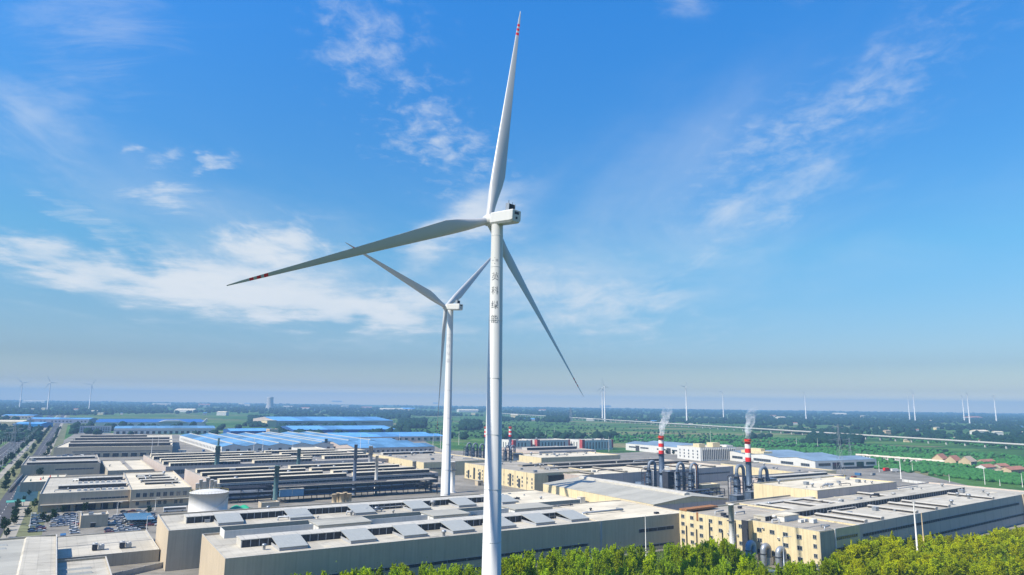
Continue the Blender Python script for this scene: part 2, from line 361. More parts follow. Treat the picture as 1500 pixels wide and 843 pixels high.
# ------------------------------------------------------------------ wind turbines
def blade_mesh(name, L):
    b = MB(); n = 20; secs = []
    st = [0, .02, .05, .09, .14, .19, .24, .32, .42, .52, .62, .72, .80, .84, .872, .885, .895, .908, .918, .931, .955, .98, 1.0]
    for t in st:
        if t < .19: k = t / .19; k = k*k*(3-2*k); ch = 2.7 + (5.3 - 2.7) * k
        else: ch = 4.7 * (1 - (t - .19) / .81) ** 1.1 + .6 - .3 * max(0, t - .95) / .05
        rnd = max(0., 1 - t / .17); th = .17 + (1 - .17) * rnd ** 1.3 if t < .17 else .17 + .16 * max(0, 1 - (t - .17) / .4)
        tw = R(15) * (1 - min(1, t / .85)) ** 1.6
        bend = 0.0
        ring = []
        for i in range(n):
            a = 2 * math.pi * i / n; u = (1 - math.cos(a)) / 2
            cx, cyy = math.cos(a) * .5, math.sin(a) * .5
            yt = 5 * .2 * (.2969*math.sqrt(u) - .1260*u - .3516*u*u + .2843*u**3 - .1036*u**4) / .2
            ax_, ay_ = .30 - u, (yt * th) * (1 if a < math.pi else -1)      # leading edge at +x .30, trailing at -.70
            w = rnd
            X = (w * -cx * -1 * 1.0 + (1 - w) * ax_) * ch if w else ax_ * ch
            Y = (w * cyy + (1 - w) * ay_) * ch
            ring.append((X * math.cos(tw) - Y * math.sin(tw), X * math.sin(tw) + Y * math.cos(tw) + bend, 1.2 + t * (L - 1.2)))
        secs.append(ring)
    vs = [p for s in secs for p in s]
    b.v = vs
    for i in range(len(st) - 1):
        mid = (st[i] + st[i+1]) / 2
        red = .872 < mid < .885 or .895 < mid < .908 or .918 < mid < .931
        for k in range(n):
            b.f.append([i*n+k, i*n+(k+1) % n, (i+1)*n+(k+1) % n, (i+1)*n+k]); b.mi.append(1 if red else 0); b.sm.append(True)
    b.f.append([(len(st)-1)*n + k for k in range(n)]); b.mi.append(0); b.sm.append(False)
    me = bpy.data.meshes.new(name); me.from_pydata(b.v, [], b.f)
    me.materials.append(blade_m); me.materials.append(red_m)
    me.polygons.foreach_set('material_index', b.mi); me.polygons.foreach_set('use_smooth', b.sm); me.update()
    return me
BL = 90.0
BLADE = blade_mesh('blade', BL)
def lettering(parent, rtop, rbot, hz_, ztop, size, step, phi0, faint=False):
    """dark characters running down the tower, wrapped round its skin"""
    b = MB(); rad = lambda z: rbot + (rtop - rbot) * z / hz_
    def wrap(x, z): rr = rad(z) + .03; a = phi0 + x / rr; return (rr * math.sin(a), -rr * math.cos(a), z)
    if not faint:
        for (x0, x1, z0, z1) in ((-1.25, -.45, .5, .66), (.25, .42, .15, 1.0), (.75, .92, .15, 1.0), (-.25, .0, 1.35, 1.5), (-.3, .05, -.6, -.45)):
            q = [(x0, z0), (x1, z0), (x1, z1), (x0, z1)]
            b = MB(); b.add([wrap(x, ztop + step - size * .35 + z) for x, z in q], [(0, 1, 2, 3)]); b.build('emblem_stroke', ink_m, parent)
    for i, ch in enumerate('英科绿能'):
        cu = bpy.data.curves.new('glyph', 'FONT'); cu.body = ch; cu.size = size; cu.resolution_u = 3
        ob = bpy.data.objects.new('glyph', cu); col.objects.link(ob)
        dg = bpy.context.evaluated_depsgraph_get(); me = bpy.data.meshes.new_from_object(ob.evaluated_get(dg))
        z0 = ztop - i * step; b = MB()
        b.add([wrap(v.co.x - size * .47, z0 - size * .85 + v.co.y * 1.15) for v in me.vertices], [tuple(p.vertices) for p in me.polygons])
        bpy.data.objects.remove(ob); bpy.data.curves.remove(cu); bpy.data.meshes.remove(me)
        b.build('character', ink_m if not faint else mat('faded_lettering', (.42, .44, .46), .6), parent)

def turbine(label, loc, hub_h, yaw, blades, group, scale=1.0, near=True, over=4.3, rt=1.95, rb=3.2):
    """rotor centre stands `over` metres upwind of the tower axis; yaw is the bearing the rotor faces"""
    root = thing('wind_turbine', label, 'wind turbine', loc, 0, group)
    hub_h /= scale
    prof = [(rb + .25, 0), (rb + .25, .5), (rb, .5), (rt, hub_h - 2.2)]
    seg = 40 if near else 12
    t = MB(); t.lathe(prof, seg); t.build('tower', white_m, root)
    if near:
        for z in (12, 27, 43, 60, 78, 97, 115, hub_h - 6):
            rg = MB(); r_ = rb + (rt - rb) * z / hub_h
            rg.lathe([(r_ - .05, z - .09), (r_ + .035, z - .08), (r_ + .035, z + .08), (r_ - .05, z + .09)], seg)
            rg.build('weld_ring', ring_m, root)
        dr = MB(); dr.box(-.5, .5, -rb - .2, -rb + .4, 2.2, 4.6); dr.box(-1.2, 1.2, -rb - 2.2, -rb, .3, 2.1, 1)
        dr.build('door', [steel_g, conc_m], root)
    # local frame of the head: +y points upwind along the rotor axis
    tilt = R(4.0)
    head = Matrix.Translation((0, 0, hub_h)) @ Matrix.Rotation(-yaw, 4, 'Z') @ Matrix.Rotation(tilt, 4, 'X')
    nb = MB()
    if near:
        prf = [(-1.6, -2.2), (1.6, -2.2), (2.15, -1.5), (2.15, 1.65), (1.95, 2.0), (-1.95, 2.0), (-2.15, 1.65), (-2.15, -1.5)]
        def ring(y, k, dz=0): return [(x * k, y, z * k + dz) for x, z in prf]
        ss = [ring(2.0, .80, .1), ring(1.2, .97), ring(-8.2, 1.0), ring(-9.0, .96, .1), ring(-9.2, .90, .1)]
        n = len(prf); vs = [p for s in ss for p in s]
        nb.add(vs, [(i*n+k, (i+1)*n+k, (i+1)*n+(k+1) % n, i*n+(k+1) % n) for i in range(len(ss)-1) for k in range(n)] +
               [tuple(range(n)), tuple(range(len(ss)*n-1, len(ss)*n-n-1, -1))])
    else: nb.box(-2, 2, -8, 2, -2, 1.9)
    nc = nb.build('nacelle', white_m, root); nc.matrix_local = head
    if near:
        cb = MB(); cb.box(-1.3, 1.3, -6.6, -5.4, 1.9, 4.3); cb.box(-1.5, -1.3, -6.8, -5.2, 1.9, 4.5, 1); cb.box(1.3, 1.5, -6.8, -5.2, 1.9, 4.5, 1)
        cb.tube([(-.9, -6, 4.3), (-.9, -6, 5.6)], .08, 6); cb.tube([(.9, -6, 4.3), (.9, -6, 5.2)], .08, 6)
        cb.build('cooler', [black_m, steel_g], nc)
        hb = MB(); hb.box(-1.0, 1.0, -9.26, -9.1, .5, 1.4); hb.build('vent_grille', steel_d, nc); hb = MB(); hb.box(-.4, .4, -9.28, -9.1, -1.1, -.3); hb.build('hatch', steel_d, nc)
    h = MB()
    h.v = []; prof2 = [(1.7, over - 2.3), (2.0, over - 1.2), (2.05, over + .6), (1.7, over + 1.7), (1.0, over + 2.5), (.02, over + 2.8)]
    n = 24 if near else 10
    vs = [(r_*math.cos(k*2*math.pi/n), yy, r_*math.sin(k*2*math.pi/n)) for r_, yy in prof2 for k in range(n)]
    h.add(vs, [(i*n+k, (i+1)*n+k, (i+1)*n+(k+1) % n, i*n+(k+1) % n) for i in range(len(prof2)-1) for k in range(n)], 0, True)
    ho = h.build('hub', white_m, root); ho.matrix_local = head
    for ph, cone, pitch in blades:
        bo = link('blade', BLADE, root)
        # blade runs along local z; cone leans it upwind; azimuth counted clockwise as seen from the tower side
        bo.matrix_local = (head @ Matrix.Translation((0, over, 0)) @ Matrix.Rotation(R(ph), 4, 'Y') @ Matrix.Rotation(-R(cone), 4, 'X')
                           @ Matrix.Rotation(R(pitch), 4, 'Z') @ Matrix.Rotation(math.pi, 4, 'Z'))
    if scale != 1.0: root.scale = (scale,) * 3
    return root
YAWN, YAWF = R(-45), R(-54.5)
OV = 4.3
ax = Vector((math.sin(YAWN), math.cos(YAWN), 0)) * OV * math.cos(R(4))
tn = turbine('nearest and tallest white wind turbine, lettering down its tower, before the long hall', (Vector((-8.31, 230.4, 0)) - ax), 62.13 + EYE - .3, YAWN,
        [(11.74, 6.4, -30), (131.78, 5.4, -30), (248.24, 6.4, -28)], 'wind turbines')
lettering(tn, 1.95, 3.2, 130, 112.6, 2.5, 4.75, R(-13))
ax = Vector((math.sin(YAWF), math.cos(YAWF), 0)) * OV * math.cos(R(4))
tf = turbine('second white wind turbine, half as tall in view, beyond the halls, one blade hanging down', (Vector((-44.7, 462.5, 0)) - ax), 63.75 + EYE - .3, YAWF,
        [(51.5, 6.5, -30), (172.2, 6.0, -30), (288.2, 4.8, -30)], 'wind turbines')
lettering(tf, 1.95, 3.2, 130, 112.6, 2.5, 4.75, R(-13), True)
FAR_T = [(28, 562, 'leftmost faint turbine on the hazy horizon, at the left edge of the view'), (69, 561, 'faint turbine on the horizon above the blue roofed works beside the road'),
         (130, 564, 'faint turbine on the horizon above the far end of the tree lined road'), (882.5, 569, 'thinner of the twin distant turbines right of the drooping near blade'),
         (886, 567, 'brighter of the twin distant turbines right of the drooping near blade'), (1006, 568, 'distant turbine standing right above the smoke of the nearer striped chimney'),
         (1060, 575, 'distant turbine above the pale office block with vertical fins'), (1181, 577, 'lone distant turbine on the horizon right of the second chimney smoke'),
         (1333, 580, 'left one of the close pair of horizon turbines above the railway viaduct'), (1341, 578, 'right one of the close pair of horizon turbines above the railway viaduct'),
         (1413, 580, 'smaller turbine on the horizon above the red roofed village'), (1420.5, 578, 'taller turbine on the horizon above the red roofed village'),
         (1460, 579, 'rightmost tiny turbine on the horizon')]
for i, (px, hy, lb) in enumerate(FAR_T):
    D = (145 - EYE) * FOC / (horizon(px) - hy); p = at(px, horizon(px) + 20, 0); p = Vector((p.x / p.y * D, D, 0))
    ph = rng.uniform(0, 120)
    turbine(lb, p, 145, R(-50 + rng.uniform(-6, 6)), [(ph + k*120, 5, 0) for k in range(3)], 'distant turbines on the horizon', .50, False, rt=3.6, rb=6.2)

# ------------------------------------------------------------------ factory halls
GU = Vector((math.cos(R(33)), math.sin(R(33)), 0)); GV = Vector((-GU.y, GU.x, 0))     # the works' own street grid
def uv(u, v, z=0.0): p = GU * u + GV * v; return Vector((p.x, p.y, z))
def hall(name, label, fl, fr, bl, h, wm, rm, par=.7, ang=None, cat='factory building', roof='flat', group=None, W=None, D=None, rise=2.5, bays=1, org=None):
    """a shed on its plot: front left, front right and back left eaves corners as sighted, height h.  local x runs right, y away"""
    if org: a = uv(*org); b = a + Vector((1, .649, 0)); c = a
    else: a, b, c = at(*fl, h), at(*fr, h), at(*bl, h)
    e = b - a
    th = math.atan2(e.y, e.x) if ang is None else R(ang)
    u = Vector((math.cos(th), math.sin(th), 0)); v = Vector((-u.y, u.x, 0))
    W = W or e.dot(u); D = D or (c - a).dot(v)
    root = thing(name, label, cat, (a.x, a.y, 0), th, group); root_info[root.name] = (W, D, h)
    w = MB()
    if roof == 'flat':
        w.box(0, W, 0, D, 0, h, 0, 'ud')
        t = .35
        for x0, x1, y0, y1 in ((0, W, 0, t), (0, W, D - t, D), (0, t, t, D - t), (W - t, W, t, D - t)):
            w.box(x0 - .05, x1 + .05, y0 - .05, y1 + .05, h, h + .12, 1)
        w.add([(t,t,h-par),(W-t,t,h-par),(W-t,t,h),(t,t,h),(t,D-t,h-par),(W-t,D-t,h-par),(W-t,D-t,h),(t,D-t,h)],
              [(0,3,2,1),(4,5,6,7),(0,4,7,3),(1,2,6,5)], 0)
        w.build('wall', [wm, vent_m], root)
        r = MB(); r.add([(t,t,h-par),(W-t,t,h-par),(W-t,D-t,h-par),(t,D-t,h-par)], [(0,1,2,3)])
        r.build('roof', rm, root)
    else:
        r = MB(); o = .5
        if roof == 'gable_y':                                     # ridges run away from the front
            bw = W / bays; w.box(0, W, 0, D, 0, h, 0, 'ud')
            for i in range(bays):
                x0 = i * bw
                w.add([(x0,0,h),(x0+bw,0,h),(x0+bw/2,0,h+rise)], [(0,1,2)]); w.add([(x0,D,h),(x0+bw,D,h),(x0+bw/2,D,h+rise)], [(0,2,1)])
                r.prism([(x0,h+.05),(x0+bw/2,h+rise+.05),(x0+bw,h+.05),(x0+bw,h+.3),(x0+bw/2,h+rise+.3),(x0,h+.3)], -o, D+o)
        else:
            bw = D / bays; w.box(0, W, 0, D, 0, h, 0, 'ud')
            for i in range(bays):
                y0 = i * bw
                w.add([(0,y0,h),(0,y0+bw,h),(0,y0+bw/2,h+rise)], [(0,2,1)]); w.add([(W,y0,h),(W,y0+bw,h),(W,y0+bw/2,h+rise)], [(0,1,2)])
                r.prismx([(y0,h+.05),(y0+bw/2,h+rise+.05),(y0+bw,h+.05),(y0+bw,h+.3),(y0+bw/2,h+rise+.3),(y0,h+.3)], -o, W+o)
        w.build('wall', wm, root); r.build('roof', rm, root)
    return root
root_info = {}
def dims(r): return root_info[r.name]
def band(root, side, a0, a1, z0, z1, step=3.0, m=None):
    """a long strip of glazing with mullions on the front (F), left (L) or right (R) wall"""
    W, D, h = dims(root); b = MB()
    def bx(p0, p1, d, zz0, zz1, mi):
        if side == 'F': b.box(p0, p1, -d, .02, zz0, zz1, mi)
        elif side == 'L': b.box(-d, .02, p0, p1, zz0, zz1, mi)
        else: b.box(W - .02, W + d, p0, p1, zz0, zz1, mi)
    bx(a0, a1, .05, z0, z1, 0)
    p = a0
    while p < a1 and step: bx(p, p + .16, .09, z0, z1, 1); p += step
    bx(a0, a1, .22, z1, z1 + .14, 1); bx(a0, a1, .16, z0 - .12, z0, 1)
    return b.build('strip_window', [m or glass_m, mull_m], root)
_wm = {}
def window_mesh(w, h):
    k = (round(w, 1), round(h, 1))
    if k not in _wm:
        b = MB(); t = .12
        b.box(-w/2, w/2, -.04, .02, 0, h, 0)
        b.box(-w/2 - t, w/2 + t, -.14, .02, h, h + t, 1); b.box(-w/2 - t, w/2 + t, -.22, .02, -t, 0, 1)
        b.box(-w/2 - t, -w/2, -.12, .02, 0, h, 1); b.box(w/2, w/2 + t, -.12, .02, 0, h, 1); b.box(-.05, .05, -.09, .02, 0, h, 1)
        o = b.build('window', [glass_m, mull_m]); _wm[k] = o.data; bpy.data.objects.remove(o)
    return _wm[k]
def wins(root, side, xs, zs, w, h, every=None):
    W, D, H = dims(root)
    for z in zs:
        for x in xs:
            if every and rng.random() > every: continue
            loc, rz = {'F': ((x, -.01, z), 0), 'L': ((-.01, x, z), R(-90)), 'R': ((W + .01, x, z), R(90))}[side]
            link('window', window_mesh(w, h), root, loc, rz)
def door(root, side, x, w, h, m=None):
    W, D, H = dims(root); b = MB()
    b.box(-w/2, w/2, -.06, .02, .02, h, 0); b.box(-w/2 - .2, w/2 + .2, -.9, .02, h, h + .25, 1)
    loc, rz = {'F': ((x, -.01, 0), 0), 'L': ((-.01, x, 0), R(-90)), 'R': ((W + .01, x, 0), R(90))}[side]
    return b.build('loading_door', [m or dark_m, mull_m], root, loc, rz)
def vent(root, axis, a0, a1, c, w, h, cap=None, z=None):
    """a long ridge ventilator: dark louvred sides under a pale overhanging cap, along x or y"""
    W, D, H = dims(root); z0 = (H - .7) if z is None else z; b = MB()
    if axis == 'x':
        b.box(a0, a1, c - w/2 + .35, c + w/2 - .35, z0, z0 + h - .35, 0); b.prismx([(c-w/2, z0+h-.35), (c+w/2, z0+h-.35), (c+w/2, z0+h-.1), (c, z0+h+.25), (c-w/2, z0+h-.1)], a0 - .3, a1 + .3, 1)
        b.box(a0 - .1, a0, c - w/2 + .2, c + w/2 - .2, z0, z0 + h - .35, 1)
    else:
        b.box(c - w/2 + .35, c + w/2 - .35, a0, a1, z0, z0 + h - .35, 0); b.prism([(c-w/2, z0+h-.35), (c+w/2, z0+h-.35), (c+w/2, z0+h-.1), (c, z0+h+.25), (c-w/2, z0+h-.1)], a0 - .3, a1 + .3, 1)
        b.box(c - w/2 + .2, c + w/2 - .2, a0 - .1, a0, z0, z0 + h - .35, 1)
    if W > 200 and axis == 'x' and h > 2.5:
        p = a0
        while p < a1: b.box(p, p + .25, c - w/2 + .1, c - w/2 + .34, z0, z0 + h - .4, 2); p += 3.2
    return b.build('roof_ventilator', [dark_m, cap or vent_m, mull_m], root)
def roof_bits(root, n, size=1.0, m=None):
    """small rooftop clutter: exhaust cowls and boxes"""
    W, D, H = dims(root)
    for i in range(n):
        b = MB(); w = rng.uniform(.6, 1.5) * size
        if rng.random() < .5: b.lathe([(w*.4, 0), (w*.4, w*1.1), (w*.75, w*1.15), (w*.6, w*1.7), (.05, w*1.8)], 10)
        else: b.box(-w, w, -w*.7, w*.7, .15, w*1.1); b.box(-w*1.05, w*1.05, -w*.75, w*.75, w*1.1, w*1.2); b.box(-w*.8, -w*.6, -w*.5, w*.5, 0, .15); b.box(w*.6, w*.8, -w*.5, w*.5, 0, .15)
        b.build('roof_cowl', m or steel_g, root, (rng.uniform(.06, .94) * W, rng.uniform(.08, .92) * D, H - .7), 0)

# the two long halls behind the near turbine
b1 = hall('factory_hall', 'nearest long grey hall with big white roof flaps, directly behind the tall turbine tower', (330, 819), (1007, 751), (292, 783), 16, wall_m, roof_g)
W, D, H = dims(b1)
def long_roof(rt, x1, flaps, cy, w=9.0, hv=3.0):
    W, D, H = dims(rt); z = H - .7
    vent(rt, 'x', 9, x1, cy, w, hv)
    for fx in flaps:
        f = MB(); y0, y1 = cy - w/2 - 12.5, cy - w/2 + .4; z0, z1 = z + 1.0, z + hv + .05
        f.add([(fx-5.4,y0,z0),(fx+5.4,y0,z0),(fx+5.4,y1,z1),(fx-5.4,y1,z1),(fx-5.4,y0,z0+.25),(fx+5.4,y0,z0+.25),(fx+5.4,y1,z1+.25),(fx-5.4,y1,z1+.25)],
              [(3,2,1,0),(4,5,6,7),(0,1,5,4),(1,2,6,5),(2,3,7,6),(3,0,4,7)])
        f.box(fx-5.2, fx-5.0, y0+.1, y1, z, z0, 1); f.box(fx+5.0, fx+5.2, y0+.1, y1, z, z0, 1); f.box(fx-5.0, fx+5.0, y0+.3, y0+.5, z, z0-.1, 1)
        f.build('roof_flap', [sky_l, mull_m], rt)
long_roof(b1, W * .74, [W * t for t in (.113, .235, .335, .435, .53, .625, .715)], D * .47)
for x0, x1 in ((.03, .19), (.30, .43), (.52, .63)):
    s_ = MB(); s_.box(W*x0, W*x1, D*.80, D*.80+.3, H-.7, H+2.2, 0); s_.box(W*x0, W*x0+.3, D*.80+.3, D-.4, H-.7, H+2.2, 0)
    s_.build('screen_wall', wall_w, b1)
for x0, x1 in ((.19, .30), (.43, .52), (.63, .74)):
    s_ = MB(); s_.box(W*x0+.5, W*x1, D*.70, D-.5, H+1.9, H+2.25); s_.box(W*x0+1, W*x1-.5, D*.72, D-.8, H-.7, H+1.9, 1); s_.build('roof_deck', [roof_s, wall_w], b1)
band(b1, 'F', W*.06, W*.71, 5.6, 6.8, 9.0, dark_m); band(b1, 'F', W*.85, W*.955, 8.8, 10.4, 6, dark_m); band(b1, 'F', W*.06, W*.955, 1.6, 2.6, 9.0, dark_m)
wins(b1, 'F', [W*.98], [7.0, 3.0], 1.6, 1.6)
q = MB(); q.box(W*.745, W-.4, .4, D-.4, H-.69, H-.25); q.build('cream_roof', roof_c, b1)
jb = MB(); jb.box(W*.742, W*.747, -.12, .01, 0, H); jb.build('wall_joint', mull_m, b1)
roof_bits(b1, 9, 1.2)
b2 = hall('factory_hall', 'second long grey hall, half hidden by the nearest hall and beside the white storage tank', (247, 778), (850, 732), (230, 754), 16, wall_m, roof_g)
W, D, H = dims(b2)
long_roof(b2, W * .80, [W * t for t in (.12, .265, .41, .55, .675, .80)], D * .50)
q = MB(); q.box(W*.815, W-.4, .4, D-.4, H-.69, H-.2); q.build('cream_roof', roof_c, b2)
band(b2, 'F', W*.30, W*.7, 6.4, 7.4, 6, dark_m); roof_bits(b2, 10, 1.2)
w_ = MB(); w_.box(W*.235, W*.252, -.5, .02, 5.6, 6.6); w_.build('wall_hood', dark_m, b2)

# ---- lower left corner
e1 = hall('warehouse', 'large pale grey roof filling the lower left corner, with short white skylight strips', 0, 0, 0, 11, wall_t, roof_s, ang=33, org=(-60, 278), W=66, D=93)
for (x, y) in ((40, 80), (40, 72), (39, 55), (39, 46), (38, 36), (20, 80), (20, 64), (20, 50), (20, 38)):
    b = MB(); b.prismx([(y-.9, 10.3), (y, 10.9), (y+.9, 10.3)], x, x + 9); b.build('skylight', sky_l, e1)
q = MB(); q.prism([(54.5, 10.3), (55.2, 11.0), (65.6, 10.34), (65.6, 10.31)], .4, 92.6); q.build('roof_step', roof_g, e1)
e2 = hall('warehouse', 'low flat roofed annex in the lower left, stepped down beside the corner warehouse', 0, 0, 0, 8, wall_t, roof_g, ang=33, org=(6.1, 262), W=16.6, D=66)
for y in (50, 42, 33):
    b = MB(); b.prismx([(y-.7, 7.3), (y, 7.9), (y+.7, 7.3)], 2, 11); b.build('skylight', sky_l, e2)
e3 = hall('warehouse', 'low beige roof carrying two cooling units, left of the second long grey hall', 0, 0, 0, 5, wall_t, roof_g, par=.3, ang=33, org=(6.2, 348), W=38, D=54)
lowline = MB(); lowline.box(.4, 37.6, 27, 27.3, 4.7, 4.85); lowline.build('roof_seam', mull_m, e3)
for k, (px, py) in enumerate(((143, 806), (183, 803))):
    p = at(px, py, 4.7)
    t = thing('cooling_unit', ('left' if k == 0 else 'right') + ' one of two rooftop cooling units on the low beige roof', 'cooling unit', p, R(33), 'rooftop cooling units')
    b = MB(); b.box(-2.2, -.2, -1.6, 1.6, .4, 2.6); b.box(-2.3, -.1, -1.7, 1.7, 2.6, 2.75, 1); b.build('housing', [steel_d, mull_m], t)
    b = MB(); b.box(.2, 2.4, -1.5, 1.5, .4, 2.0); b.build('fan_box', steel_g, t)
    for fx in (-1.2, 1.3):
        b = MB(); b.lathe([(.8, 2.0 if fx > 0 else 2.75), (.85, 2.5 if fx > 0 else 3.2), (.7, 2.5 if fx > 0 else 3.2), (.68, 2.2 if fx > 0 else 2.9)], 14, 0, fx, 0); b.build('fan', white_m, t)
    b = MB()
    for x in (-2.1, -.4, .4, 2.2):
        for y in (-1.3, 1.2): b.box(x, x+.15, y, y+.15, 0, .4)
    b.build('stand', steel_d, t)

# ---- beside the car park
g1 = hall('gatehouse', 'small box building between the parked cars', (119, 756), (152, 755), (121, 751), 6.5, wall_m, roof_g, ang=33, D=13, W=13)
door(g1, 'F', 6, 2.4, 2.4); roof_bits(g1, 2)

# ---- left rows
h1 = hall('factory_hall', 'beige hall with two long ridge ventilators beside the shaded courtyard', (58, 724), (191, 718), (60, 700), 11, wall_m, roof_g, ang=31)
W, D, H = dims(h1)
vent(h1, 'x', W*.18, W*.97, D*.28, 9, 2.6); vent(h1, 'x', W*.40, W*.96, D*.72, 9, 2.6)
for y in (.12, .56):
    for k in range(8):
        b = MB(); b.box(-1.1, 1.1, -.8, .8, 0, 1.2); b.box(-1.2, 1.2, -.9, .9, 1.2, 1.32); b.build('roof_cowl', tank_m, h1, (W*(.42+.07*k), D*y, H-.7))
band(h1, 'F', W*.45, W*.98, 6.2, 7.2, 2.4)
cn = MB(); cn.box(1, W-.5, -4.5, -.01, 4.2, 4.6); [cn.box(x, x+.3, -4.3, -4.0, 0, 4.2, 1) for x in range(2, int(W), 8)]; cn.build('canopy', [roof_t, steel_g], h1)
for k in range(5): door(h1, 'F', W*(.3+.14*k), 4.2, 3.6)
h2 = hall('factory_hall', 'beige hall with a bright flat roof and dark window row, behind the small white bus', (192, 718), (281, 714), (170, 693), 11.5, wall_m, roof_c, ang=31)
W, D, H = dims(h2)
for y, x0, x1 in ((.30, .28, .86), (.45, .24, .84), (.60, .22, .80), (.76, .20, .72)): vent(h2, 'x', W*x0, W*x1, D*y, 7, 1.5, roof_g)
wins(h2, 'F', [W*(.12+.11*k) for k in range(8)], [6.6], 2.2, 2.6); wins(h2, 'F', [W*(.12+.09*k) for k in range(10)], [1.6], 1.8, 2.2, .8)
cn = MB(); cn.box(1, W-1, -2.4, -.01, 4.6, 5.0); cn.build('canopy', roof_g, h2); roof_bits(h2, 4)
ct = hall('terrace_block', 'low block with a pinkish cream roof terrace above the shaded courtyard', (30, 707), (94, 705), (31, 697), 7, wall_t, roof_c, ang=31)
W, D, H = dims(ct)
for k, x in enumerate((.2, .42, .46, .62, .8)):
    b = MB(); b.lathe([(.5, 0), (.55, .5), (.3, 1.2), (.35, 1.6), (.05, 1.9)], 8); b.build('red_marker' if k % 2 else 'roof_cowl', red_m if k % 2 else green_s, ct, (W*x, D*(.25 + .13*k), H-.7))
cy = MB(); a_, b_, c_, d_ = (at(*p, 0) for p in ((18, 735), (53, 735), (58, 712), (26, 712)))
cy.add([Vector(p) + Vector((0,0,.12)) for p in (a_, b_, c_, d_)], [(0,1,2,3)]); tag(cy.build('courtyard_shade', mat('teal_court_shade', (.02, .07, .10), .8, var=.15)), kind='structure')  # the courtyard's blue shade is put into the sheet's colour
gs = thing('canopy_shed', 'small green roofed canopy by the courtyard near the left edge', 'shed', at(22, 743), R(33))
b = MB(); b.prismx([(-3, 3.2), (0, 4.1), (3, 3.2), (3, 3.35), (0, 4.3), (-3, 3.35)], -5, 5); b.build('roof', mat('green_roof', (.10, .36, .30), .6), gs)
for x in (-4.5, 4.3):
    for y in (-2.6, 2.4): b = MB(); b.box(x, x+.2, y, y+.2, 0, 3.3); b.build('post', steel_g, gs)
h3 = hall('factory_hall', 'shaded grey beige hall with two low ridges beside the tree lined road', (31, 682), (147, 678), (36, 667), 10, wall_m, roof_d, ang=32, D=118)
W, D, H = dims(h3)
vent(h3, 'x', W*.06, W*.97, D*.14, 10, 2.2); vent(h3, 'x', W*.05, W*.95, D*.62, 10, 2.2)
band(h3, 'F', W*.42, W*.92, 4.8, 6.0, 3); roof_bits(h3, 8, 1.4)
jl = hall('warehouse', 'low warehouse whose bright cream roof is split by one grey gutter', (158, 690), (225, 687), (148, 674), 6, wall_t, roof_c, ang=33, D=120)
W, D, H = dims(jl); b = MB(); b.box(W*.46, W*.56, .4, D-.4, 5.31, 5.9); b.build('gutter', roof_d, jl); roof_bits(jl, 2)
k1 = hall('factory_hall', 'wide hall with four dark ridge lines and a row of truck docks in front', (79, 656), (253, 655), (104, 636), 12, wall_m, roof_c, ang=26, D=300)
W, D, H = dims(k1)
for y, x0, x1 in ((.10, .10, .98), (.30, .06, .97), (.55, .04, .97), (.80, .03, .72)): vent(k1, 'x', W*x0, W*x1, D*y, 22, 4.0, roof_d)
band(k1, 'F', W*.15, W*.97, 6.3, 7.1, 6)
for k in range(11): door(k1, 'F', W*(.12+.078*k), 6.5, 4.6)

# ---- the ridged halls in the middle left
l2 = hall('factory_hall', 'broad brown grey hall with staggered rows of long ridge ventilators, behind the dark pipe gallery', (318, 709), (640, 692), (272, 687), 12, wall_g, roof_d, ang=34.5)
W, D, H = dims(l2)
for y, x0, x1 in ((.10, .02, .56), (.10, .60, .98), (.30, .01, .50), (.30, .55, .97), (.52, .01, .47), (.52, .50, .96), (.76, .02, .40), (.76, .45, .9)): vent(l2, 'x', W*x0, W*x1, D*y, 7, 2.8, roof_c)
band(l2, 'F', 3, W-3, 9.4, 10.6, 3, dark_m); roof_bits(l2, 14, 1.5)
fp = MB(); fp.box(.5, W-.5, -.3, -.06, 0, 9.0)
for x in np.arange(2, W-2, 5.5): fp.box(x, x+.35, -.75, -.3, 0, 9.0)
fp.build('front_wall_shade', steel_d, l2)  # dark sheet and ribs paint the shade on the front wall
l1 = hall('factory_hall', 'farther brown grey ridged hall in front of the pale blue sawtooth roofs', (243, 684), (570, 672), (203, 667), 11, wall_g, roof_d, ang=34.4)
W, D, H = dims(l1)
for y, x0, x1 in ((.06, .02, .30), (.06, .36, .62), (.22, .01, .66), (.22, .72, .97), (.42, .02, .60), (.42, .66, .98), (.64, .01, .55), (.64, .60, .95), (.86, .02, .50), (.86, .56, .94)): vent(l1, 'x', W*x0, W*x1, D*y, 9, 3.2, roof_c)
band(l1, 'F', 3, W-3, 4.5, 8.0, 3); roof_bits(l1, 10, 1.6)
lk = hall('loading_shed', 'low shed with a pale tilted roof between the brown halls and the blue roofs', (470, 664), (497, 661), (446, 655), 9, wall_w, roof_c, ang=34)
band(lk, 'F', 2, dims(lk)[0]-2, 2, 6, 3)
l3 = hall('factory_hall', 'narrow grey hall with a shaded front below the pale blue sawtooth roofs', (345, 665), (520, 657), (335, 662), 10, wall_t, roof_c, ang=34, D=40)
wins(l3, 'F', [4 + 9*k for k in range(int(dims(l3)[0]/9))], [2.5], 4.5, 4.0); roof_bits(l3, 5, 1.5)

